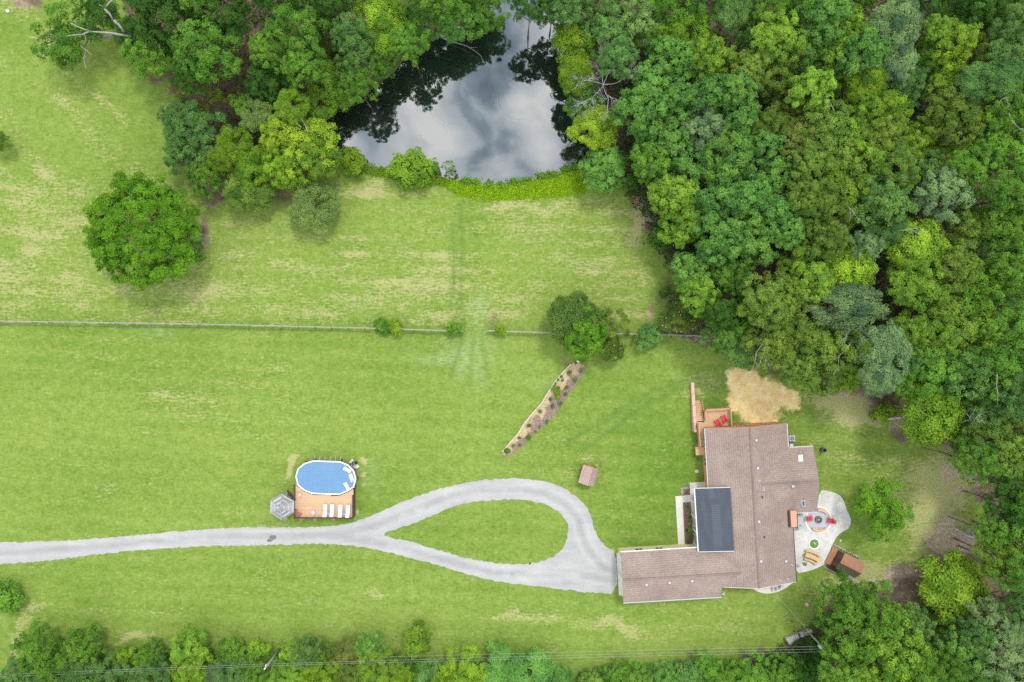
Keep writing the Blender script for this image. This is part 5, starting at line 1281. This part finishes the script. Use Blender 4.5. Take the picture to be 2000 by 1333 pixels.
# ------------------------------------------------------------------ flower bed on the slope
fb = Z6((105, 975), (125, 1015), (170, 1000), (280, 915), (400, 800), (520, 700), (640, 560), (720, 430), (800, 330), (850, 250), (885, 160), (850, 148), (800, 120), (770, 130), (740, 155), (660, 240), (600, 310), (530, 420), (470, 520), (380, 620), (310, 700), (250, 800), (160, 900))
MUL2 = mat('mulch_and_straw', (.2, .12, .1), .95); k = NT(MUL2); v = k.coord(); big = k.noise(v, .55, 2, .5, .6); fi = k.noise(v, 7, 3, .7)
gs_ = k.n('ShaderNodeSeparateXYZ'); k.l(v, gs_.inputs[0])
side = k.math('ADD', k.math('MULTIPLY', gs_.outputs['X'], -.834), k.math('MULTIPLY', gs_.outputs['Y'], .551))
fx = P(1060, 805); off = -.834 * fx.x + .551 * fx.y
strawf = k.rng(k.math('ADD', k.math('MULTIPLY', k.math('SUBTRACT', side, off), .22), k.math('ADD', big, k.math('MULTIPLY', gs_.outputs['Y'], .03))), .13, .30)
k.color(k.mix(strawf, k.ramp(fi, (.3, (.095, .06, .047)), (.5, (.18, .125, .10)), (.68, (.30, .235, .195))), k.ramp(fi, (.35, (.30, .225, .12)), (.65, (.42, .345, .20))))); k.bump(fi, .7, .05)
structure(MB().prism([tuple(P(*p).xy) for p in fb], -.05, .06).obj('flower_bed', MUL2))
ed = Z6((100, 965), (160, 895), (248, 795), (308, 695), (375, 615), (465, 515), (525, 415), (595, 305), (655, 235), (738, 150))
edg = thing('timber_edging', 'pale timber edging along the meadow side of the flower bed', 'edging', (0, 0, 0))
TIM = grainy('pale_timber', (.46, .38, .33), .2)
for a, b in zip(ed[:-1], ed[1:]):
    A, B = P(*a), P(*b)
    for i in range(2): p_, q_ = A.lerp(B, i / 2), A.lerp(B, i / 2 + .485); MB().bar((p_.x, p_.y, .1), (q_.x, q_.y, .1), .16, .2).obj('timber', TIM, edg)
for zx, zy, r, c, lb in ((145, 960, 6, 'mg', 'green plant at the pointed lower tip of the flower bed'), (345, 828, 5.6, 'mg', 'larger green plant low in the flower bed'), (263, 903, 2.8, 'mg', 'first small green plant above the tip on the lawn edge of the flower bed'), (202, 905, 3, 'mg', 'tiny green plant beside the tip on the timber edge of the flower bed'), (408, 775, 2.6, 'mg', 'small green plant above the larger low one, on the lawn edge of the flower bed'), (447, 735, 3, 'mg', 'third small green plant up the lawn edge of the flower bed'), (515, 685, 4, 'mg', 'medium green plant on the lawn edge at the straw patch of the flower bed'), (640, 515, 4.8, 'mg', 'green plant below the lime shrubs on the lawn edge of the flower bed'),
        (690, 430, 3.6, 'mg', 'small green plant level with the lime shrub on the lawn edge of the flower bed'), (697, 365, 3.8, 'mg', 'small green plant beside the largest lime shrub, lawn side of the flower bed'), (775, 297, 4.8, 'mg', 'round green plant on the upper lawn edge of the flower bed'), (832, 215, 3.6, 'mg', 'topmost small green plant on the lawn edge of the flower bed'), (725, 228, 5, 'ol', 'yellowish plant near the upper end of the flower bed'), (605, 385, 9, 'lg', 'largest lime shrub in the middle of the flower bed'), (612, 450, 6, 'lg', 'lime shrub just below the largest one in the flower bed'),
        (565, 540, 4.4, 'bg', 'bluish plant just below the lime shrubs of the flower bed'), (545, 475, 3.4, 'bg', 'bluish plant in the straw beside the lime shrubs of the flower bed'), (450, 590, 4, 'bg', 'bluish plant on the timber edge in the straw of the flower bed'), (350, 720, 4.2, 'bg', 'bluish plant on the timber edge below the straw of the flower bed'), (258, 838, 3.2, 'bg', 'lowest bluish plant on the timber edge of the flower bed'), (660, 300, 2.8, 'bg', 'tiny bluish plant beside the three tiny green ones of the flower bed'), (617, 295, 2.6, 'mg', 'middle of three tiny green plants at the upper timber edge of the flower bed'), (650, 265, 2.8, 'mg', 'highest of three tiny green plants at the upper timber edge of the flower bed'), (595, 330, 2.4, 'mg', 'lowest of three tiny green plants at the upper timber edge of the flower bed'), (848, 135, 5.4, 'lg', 'yellow-green plant at the upper end of the flower bed'), (783, 140, 3, 'bg', 'bluish plant beside the white rock of the flower bed')):
    p = Z6((zx, zy))[0]; tree(p[0], p[1], r, c, 'bush', r * .1 + .15, lb, cat='plant', group='plants in the long flower bed', name='bed_plant')
p = P(*Z6((803, 125))[0]); tag(MB().blob(p.x, p.y, .12, .25, .2, .18, 5).obj('white_rock', WHITEP), 'white rock at the upper end of the flower bed', 'rock')

# ------------------------------------------------------------------ meadow fence and gate
FM = grainy('grey_fence_wood', (.27, .26, .245), .25, 2)
post_me = MB().box(-.07, -.07, -.1, .07, .07, 1.35).mesh('post', FM)
def fence(pts, label):
    ws = [P(*p) for p in pts]; t = thing('rail_fence', label, 'fence', tuple(ws[0]), 0, 'rail fence across the meadow'); L = [0]
    for a, b in zip(ws[:-1], ws[1:]): L.append(L[-1] + (b - a).length)
    n = round(L[-1] / 2.44)
    def at(s_):
        for i in range(len(L) - 1):
            if s_ <= L[i + 1] + 1e-6: return ws[i].lerp(ws[i + 1], (s_ - L[i]) / (L[i + 1] - L[i])) - ws[0]
        return ws[-1] - ws[0]
    prev = None
    for i in range(n + 1):
        p = at(L[-1] * i / n); link('post', post_me, t, tuple(p), rnd.uniform(-.1, .1))
        if prev is not None:
            for z in (.4, .8, 1.2): MB().bar((prev.x, prev.y + .1 * (z > 1), z + rnd.uniform(-.03, .03)), (p.x, p.y + .1 * (z > 1), z + rnd.uniform(-.03, .03)), .09 if z > 1 else .05, .14).obj('rail', FM, t)
        prev = p
fence([(-120, 627), (0, 629), (400, 635), (740, 643), (905, 648.5)], 'long grey rail fence across the meadow, from the picture edge to the gap')
fence([(952, 647.5), (1060, 651), (1290, 655), (1365, 658)], 'shorter grey rail fence from the gap to the wood')
g0, g1 = P(953, 645), P(969, 613); gt = thing('field_gate', 'brown field gate swung open beside the gap in the fence', 'gate', tuple(g0), math.atan2(g1.y - g0.y, g1.x - g0.x)); GL = (g1 - g0).length
GB = grainy('brown_gate', (.20, .12, .08), .2)
for z in (.25, .55, .85, 1.15): MB().bar((0, 0, z), (GL, 0, z), .06 if z < 1.1 else .13, .09).obj('rail', GB, gt)
for x in (.04, GL - .04): MB().box(x - .05, -.05, .15, x + .05, .05, 1.25).obj('stile', GB, gt)
MB().bar((.1, .045, .25), (GL - .1, .045, 1.1), .03, .08).obj('brace', GB, gt)

# ------------------------------------------------------------------ power line
PW = grainy('pole_wood', (.24, .215, .19), .25, 2, stretch=(1, 1, .2))
def pole(base, h, label):
    b = P(*base); t = thing('utility_pole', label, 'utility pole', tuple(b)); MB().tube([(0, 0, -.1), (0, 0, h * .5), (0, 0, h)], [.17, .15, .12], 12).obj('pole', PW, t, True); return t, b
p1, b1 = pole((1577, 1234), 6.2, 'utility pole with transformer by the fallen log at the wood edge')
MB().bar((-.1, .0, 5.9), (-.1, .9, 5.9), .1, .1).obj('bracket', GREYM, p1); MB().cyl(-.45, .12, 4.9, 5.7, .25, n=14).obj('transformer', mat('transformer_grey', (.40, .45, .50), .4), p1, True); MB().cyl(-.1, .75, 5.95, 6.2, .09, n=8).cyl(.32, .1, 5.8, 6.15, .08, n=8).obj('insulator', WHITEP, p1)
MB().bar((0, 0, 5.6), (.35, .1, 5.8), .06, .06).obj('bracket', GREYM, p1)
p2, b2 = pole((546, 1268), 6.0, 'leaning grey utility pole standing in the hedgerow')
MB().cyl(0, 0, 6.0, 6.2, .11, n=10).obj('cap', WHITEP, p2); MB().cyl(.0, .25, 5.5, 5.85, .08, n=8).obj('insulator', WHITEP, p2)
WIRE = mat('wire', (.28, .29, .30), .4, .5)
def wire(pts, label, sag=.3, grp='wires of the power line', r=.011):
    A = [Vector(p) for p in pts]; out_ = []
    for a, b in zip(A[:-1], A[1:]):
        for i in range(13):
            t = i / 12; p = a.lerp(b, t); p.z -= 4 * sag * t * (1 - t); out_.append(p)
    tag(MB().tube(out_, r, 5).obj('power_wire', WIRE), label, 'wire', grp)
wire([P(-300, 1331, 4.6), P(517, 1297.5, 6.0), P(1600, 1268, 5.6)], 'upper of two long wires strung over the hedgerow', .12)
wire([P(-300, 1336, 4.3), P(518, 1301, 5.6), P(1606, 1273.5, 5.2)], 'lower of two long wires strung over the hedgerow', .12)
wire([P(740, 1284, 4.6), P(1600, 1263, 5.7)], 'short third wire running above the pair to the transformer pole', .15)
wire([P(1513, 1158, 3.3), P(1604, 1262, 5.8)], 'service wire slanting from the house to the transformer pole', .1)

# ------------------------------------------------------------------ fallen log, bare trees, weeds and undergrowth
l0, l1 = P(1583, 1229), P(1534, 1250)
fl = thing('fallen_log', 'split grey fallen trunk lying by the utility pole', 'log', (l0.x, l0.y, 0), math.atan2(l1.y - l0.y, l1.x - l0.x)); LL = (l1 - l0).length
MB().tube([(0, 0, .3), (LL * .3, .05, .32), (LL * .6, -.05, .33), (LL * .85, 0, .36), (LL, .05, .4)], [.42, .45, .47, .52, .66], 10).obj('trunk', GREYBARK, fl)
MB().tube([(LL * .75, .2, .3), (LL * .95, .75, .3)], [.3, .2], 7).obj('root_stub', GREYBARK, fl); MB().box(LL * .48, -.46, .5, LL * .53, .46, .79).obj('crack', DARKM, fl)
def snag(px, py, base, h, label, seed, n=3, L=3.0, depth=4, r=.16, kids=3):
    b = P(*base); t = thing('dead_tree', label, 'dead tree', tuple(b)); top = P(px, py, h) - b
    mb = MB(); mb.tube([(0, 0, -.1), top * .3, top * .6], [r * 1.3, r * 1.1, r], 7)
    rr = random.Random(seed)
    for i in range(n):
        a = i * 6.283 / n + rr.uniform(-.4, .4); grow(seed + i, top * .6, (math.cos(a) * .8, math.sin(a) * .8, .55), L, r * .55, depth, mb, .6, kids)
    mb.obj('branches', mat('silver_wood', (.44, .43, .42), .8) if 'silver_wood' not in bpy.data.materials else bpy.data.materials['silver_wood'], t)
snag(1186, 140, (1168, 200), 11, 'silver bare dead tree standing between the pond and the wood', 3, 6, 3.0, 4, .12, 4)
snag(1692, 408, (1610, 440), 15, 'pale bare branches of a dead tree rising through the big wood', 8, 3, 3.4, 3, .16)
snag(1965, 868, (1800, 840), 15, 'pale bare branches above the crowns near the edge of the wood', 14, 3, 3.0, 3, .15)
snag(1470, 1290, (1465, 1284), 2.5, 'small bare sapling at the edge of the hedgerow', 5, 3, 1.6, 2, .05)
b = P(1870, 1033); mb = MB(); bl = thing('leaning_trunk', 'pale forked trunk leaning out of the wood over the brown ground', 'tree trunk', tuple(P(1905, 1050)))
o_ = P(1905, 1050)
MB().tube([(0, 0, -.1), P(1885, 1046, 1.6) - o_, P(1868, 1034, 3.6) - o_], [.28, .24, .18], 9).obj('trunk', GREYBARK, bl, True); MB().tube([P(1903, 1050, .3) - o_, P(1897, 1037, 1.6) - o_, P(1892, 1031, 2.6) - o_], [.2, .18, .14], 8).obj('limb', GREYBARK, bl, True)
fa = P(868, 76, .2); fb_ = P(906, 84, .5); mb = MB(); grow(4, fa, (fb_ - fa).normalized(), 3.6, .11, 2, mb, .4, 2, .08)
tag(mb.obj('dead_branch', GREYBARK), 'pale dead branch reaching over the dark pond water', 'branch')
q = P(1128, 320); tag(MB().tube([(q.x - .45, q.y, -.28), (q.x + .45, q.y + .08, -.27)], [.1, .08], 8).obj('driftwood', grainy('driftwood', (.22, .15, .1), .2)), 'small brown log floating at the pond corner', 'log')

def leafstuff(name, pts, size, cols, label=None, h=.35, per=7, seed=1, spread=.3):
    """low ground vegetation: loose leaves round many points"""
    r = np.random.default_rng(seed); pts = np.array(pts); n = len(pts) * per
    c = np.repeat(pts, per, 0) + r.normal(size=(n, 3)) * np.array([spread, spread, .02]); c[:, 2] += r.random(n) * h * np.repeat(r.random(len(pts)) * .8 + .4, per)
    nr = unit(np.array([0, 0, 1.0]) + r.normal(size=(n, 3)) * .5); t = unit(np.cross(nr, r.normal(size=(n, 3)))); b_ = np.cross(nr, t); ln = size * r.uniform(.6, 1.3, (n, 1))
    V = np.stack([c - t * ln * .5, c - b_ * ln * .3, c + t * ln * .5, c + b_ * ln * .3], 1).reshape(-1, 3)
    me = bpy.data.meshes.new(name); me.vertices.add(n * 4); me.vertices.foreach_set('co', V.ravel()); me.loops.add(n * 4); me.loops.foreach_set('vertex_index', np.arange(n * 4))
    me.polygons.add(n); me.polygons.foreach_set('loop_start', np.arange(0, n * 4, 4)); me.polygons.foreach_set('loop_total', np.full(n, 4)); me.update(calc_edges=True)
    a = me.attributes.new('tint', 'FLOAT', 'POINT'); a.data.foreach_set('value', np.repeat(np.clip(r.normal(.5, .22, n), 0, 1), 4).astype(np.float32)); me.materials.append(LEAF)
    o = link(name, me); o.color = (*cols, 1); o['kind'] = 'stuff'
    if label: o['label'] = label
    return o
def scatter(poly, n, seed):
    r = np.random.default_rng(seed); xs = [p[0] for p in poly]; ys = [p[1] for p in poly]; out_ = []
    while len(out_) < n:
        x = r.uniform(min(xs), max(xs), n * 2); y = r.uniform(min(ys), max(ys), n * 2); ok = sdist(x, y, poly) < 0
        out_ += [tuple(P(a_, b_2)) for a_, b_2 in zip(x[ok], y[ok])]
    return out_[:n]
BANKP = [(862, 352), (890, 356), (930, 361), (975, 363), (1010, 359), (1050, 353), (1085, 345), (1125, 334), (1145, 330), (1142, 376), (1100, 381), (1050, 386), (1000, 390), (950, 390), (905, 384), (880, 372)]
leafstuff('bank_weeds', scatter(BANKP, 1500, 3), .26, (.185, .325, .010), 'bright lime weeds along the lower pond bank', .22, 9, 4, .24)
BANK2 = [(700, 322), (760, 328), (850, 340), (880, 358), (840, 362), (800, 356), (740, 345), (705, 335)]
leafstuff('bank_weeds', scatter(BANK2, 380, 5), .24, (.13, .23, .015), 'greener weeds along the pond bank between the lime bushes', .35, 8, 6, .22)
rd = []
for x, y, n in ((908, 354, 60), (928, 356, 60), (955, 360, 40), (980, 360, 30), (1005, 355, 50), (1030, 352, 50), (1062, 344, 70), (1080, 340, 60), (1108, 330, 80), (1125, 326, 50)):
    for i in range(n): q = P(x + rnd.gauss(0, 5), y + rnd.gauss(0, 2.5)); rd.append((q.x, q.y, -.3))
leafstuff('bank_reeds', rd, .28, (.11, .23, .03), 'tufts of reeds standing in the pond margin', .9, 6, 7, .14)
ug = scatter([(30, 1300), (90, 1240), (250, 1268), (420, 1262), (640, 1252), (760, 1270), (860, 1296), (960, 1300), (1100, 1326), (1300, 1312), (1440, 1295), (1440, 1420), (-40, 1420)], 3800, 8)
leafstuff('undergrowth', ug, .3, (.105, .19, .03), 'tangled undergrowth between the hedgerow shrubs', .9, 8, 9, .35)
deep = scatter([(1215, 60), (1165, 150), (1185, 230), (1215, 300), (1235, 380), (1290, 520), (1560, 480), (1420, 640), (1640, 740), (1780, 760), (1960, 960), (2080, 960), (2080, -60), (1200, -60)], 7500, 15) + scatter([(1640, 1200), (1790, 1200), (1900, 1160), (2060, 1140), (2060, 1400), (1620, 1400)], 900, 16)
leafstuff('shade_understory', deep, .5, (.032, .072, .018), 'dark understory added to deepen the shade between the crowns of the big wood', 3.2, 7, 17, .6)  # near-black leaves added to darken the gaps and cut bounce light
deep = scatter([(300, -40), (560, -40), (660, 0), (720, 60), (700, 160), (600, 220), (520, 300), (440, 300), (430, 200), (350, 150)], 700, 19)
leafstuff('shade_understory', deep, .45, (.045, .085, .02), 'dark understory added to deepen the shade between the crowns of the pond thicket', 2.0, 7, 18, .5)  # same added dark leaves, deepening the gaps of the thicket
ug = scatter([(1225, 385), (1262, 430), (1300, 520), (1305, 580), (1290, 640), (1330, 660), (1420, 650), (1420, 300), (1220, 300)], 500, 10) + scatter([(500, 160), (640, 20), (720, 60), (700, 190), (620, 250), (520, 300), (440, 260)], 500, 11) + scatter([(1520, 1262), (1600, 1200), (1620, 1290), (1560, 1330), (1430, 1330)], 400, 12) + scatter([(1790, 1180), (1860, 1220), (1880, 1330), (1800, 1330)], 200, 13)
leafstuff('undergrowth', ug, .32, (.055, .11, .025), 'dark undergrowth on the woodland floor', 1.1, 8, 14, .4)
# pale blossom on the flowering trees by the fence
for lbl in ('olive tree with pale blossom beside the bright maple', 'olive tree covered with pale blossom at the wood corner'):
    root = next(t[0] for t in TREES if t[4] == lbl); crn = next(c for c in root.children if c.name.startswith('crown')); r = np.random.default_rng(2)
    co = np.empty(len(crn.data.vertices) * 3); crn.data.vertices.foreach_get('co', co); co = co.reshape(-1, 3); co = co[co[:, 2] > -.5][:]; co = co[r.choice(len(co), 80)]
    mb = MB(); c_, s_ = math.cos(crn.rotation_euler.z), math.sin(crn.rotation_euler.z)
    for x, y_, z in co: mb.blob((x * c_ - y_ * s_) * crn.scale.x + crn.location.x, (x * s_ + y_ * c_) * crn.scale.y + crn.location.y, z * crn.scale.z + crn.location.z + .05, .08, .08, .05, 1, 5, 3)
    o = mb.obj('blossom', mat('pale_blossom', (.42, .42, .24), .7) if 'pale_blossom' not in bpy.data.materials else bpy.data.materials['pale_blossom'], root); o['kind'] = 'stuff'

# pale twigs that show through some crowns
byxy = lambda x, y: min((t for t in TREES if t[3] > 38), key=lambda t: math.hypot(t[1] - x, t[2] - y))
for i, (x, y, n_) in enumerate(((1960, 222, 2), (1940, 235, 2), (1900, 300, 2), (1600, 690, 2), (1660, 690, 2), (1542, 642, 1), (1500, 672, 2), (1640, 382, 1), (1602, 255, 1), (1960, 640, 2), (1985, 700, 1), (1730, 440, 1), (1930, 1210, 2), (1960, 1280, 2), (590, 285, 2), (1892, 642, 1), (1865, 455, 1))):
    root = byxy(x, y)[0]; cr = next(c for c in root.children if c.name.startswith('crown')); tw = random.Random(300 + i)
    if any(c.name.startswith('twigs') for c in root.children): continue
    mb = MB(); o = cr.location; R = 5 * cr.scale.x
    for j in range(n_):
        a = tw.uniform(0, 6.28); p = o + Vector((math.cos(a) * R * .4, math.sin(a) * R * .4, 4.6 * cr.scale.z * .72))
        grow(400 + i * 3 + j, p, (math.cos(a + 1.2), math.sin(a + 1.2), .25), 2.4, .055, 2, mb, .5, 2, .2)
    mb.obj('twigs', GREYBARK, root)
# ------------------------------------------------------------------ labels for the crowns that make up the woods
MARKS = [(t[1], t[2], t[4]) for t in TREES if t[4] and t[0].name.split('.')[0] in ('broadleaf_tree', 'sparse_tree')]
SHORT = [(590, 285, 'the vivid thicket tree'), (385, 262, 'the bluish meadow-edge tree'), (745, 50, 'the yellow-green pond tree'), (1185, 328, 'the round pond-corner tree'), (1160, 252, 'the vivid tree over the pond'), (1186, 140, 'the silver dead tree'),
         (1855, 97, 'the vivid top-corner crown'), (1790, 478, 'the brightest yellow-green crown'), (1660, 520, 'the spreading yellow-green crown'), (1640, 597, 'the larger grey-blue crown'), (1722, 690, 'the grey-blue edge crown'),
         (1825, 808, 'the lime tree with leaning trunk'), (1856, 1148, 'the vivid lime corner tree'), (1345, 55, 'the olive-lime top crown'), (1692, 408, 'the pale dead branches'), (282, 452, 'the huge round tree'), (135, 78, 'the open bare-limbed oak'),
         (1490, 775, 'the sandy patch'), (1147, 652, 'the bright fence maple'), (815, 1250, 'the lone lawn shrub'), (370, 1266, 'the tall hedgerow tree'), (1605, 1265, 'the transformer pole'), (530, 1285, 'the hedgerow pole'), (1965, 868, 'the bare branches by the edge'),
         (505, 230, 'the willow-like tree'), (1300, 1172, 'the garage'), (990, 60, 'the pond inlet'), (1327, 622, 'the blossoming corner tree')]
used = {}
def where(px, py, r, m):
    dx, dy = px - m[0], py - m[1]; d = math.hypot(dx, dy); near = 'just ' if d < 95 else ('' if d < 190 else 'well ')
    if abs(dy) > 1.8 * abs(dx): s_ = near + ('above' if dy < 0 else 'below')
    else:
        vert = '' if abs(dx) > 1.8 * abs(dy) else ('above and ' if dy < 0 else 'below and ')
        s_ = near + vert + ('to the pond side of' if (dx < 0) == (m[0] > 900) else ('to the outer side of' if (m[0] > 1200 or m[0] < 650) else 'beside'))
    return s_ + ' ' + m[2]
SIZE = lambda r: 'small' if r < 36 else ('' if r < 52 else 'large')
pend = sorted([t for t in TREES if not t[4]], key=lambda t: -t[3])
taken = set(o.get('label') for o in bpy.data.objects if o.get('label'))
for t in pend:
    root, px, py, r, _, c, kind, _g = t
    low = root.children[0].location.z < 4.2
    noun = {'oak': 'tree crown', 'poplar': 'clumpy tree crown', 'fine': 'fine-leaved tree crown', 'layered': 'layered tree crown', 'bush': 'bush', 'sumac': 'sumac clump'}[kind]
    if low and kind in ('oak', 'fine'): noun = 'hedgerow shrub' if py > 1230 else 'low tree'
    head = ' '.join(x for x in (SIZE(r), WORD[c], noun) if x)
    near = sorted(SHORT, key=lambda m: math.hypot(m[0] - px, m[1] - py))
    lab = None
    cands = [head + ' ' + where(px, py, r, m) for m in near[:4]]
    for a in range(3):
        for b in range(a + 1, 5): cands.append(head + ' between ' + near[a][2] + ' and ' + near[b][2])
    for q in cands:
        if q not in taken and len(q.split()) <= 16: lab = q; break
    if not lab: lab = cands[0]
    taken.add(lab); root['label'] = lab
    root['group'] = 'hedgerow shrubs and trees' if py > 1230 and px < 1600 else ('trees of the pond thicket' if px < 1000 else 'trees of the big wood')
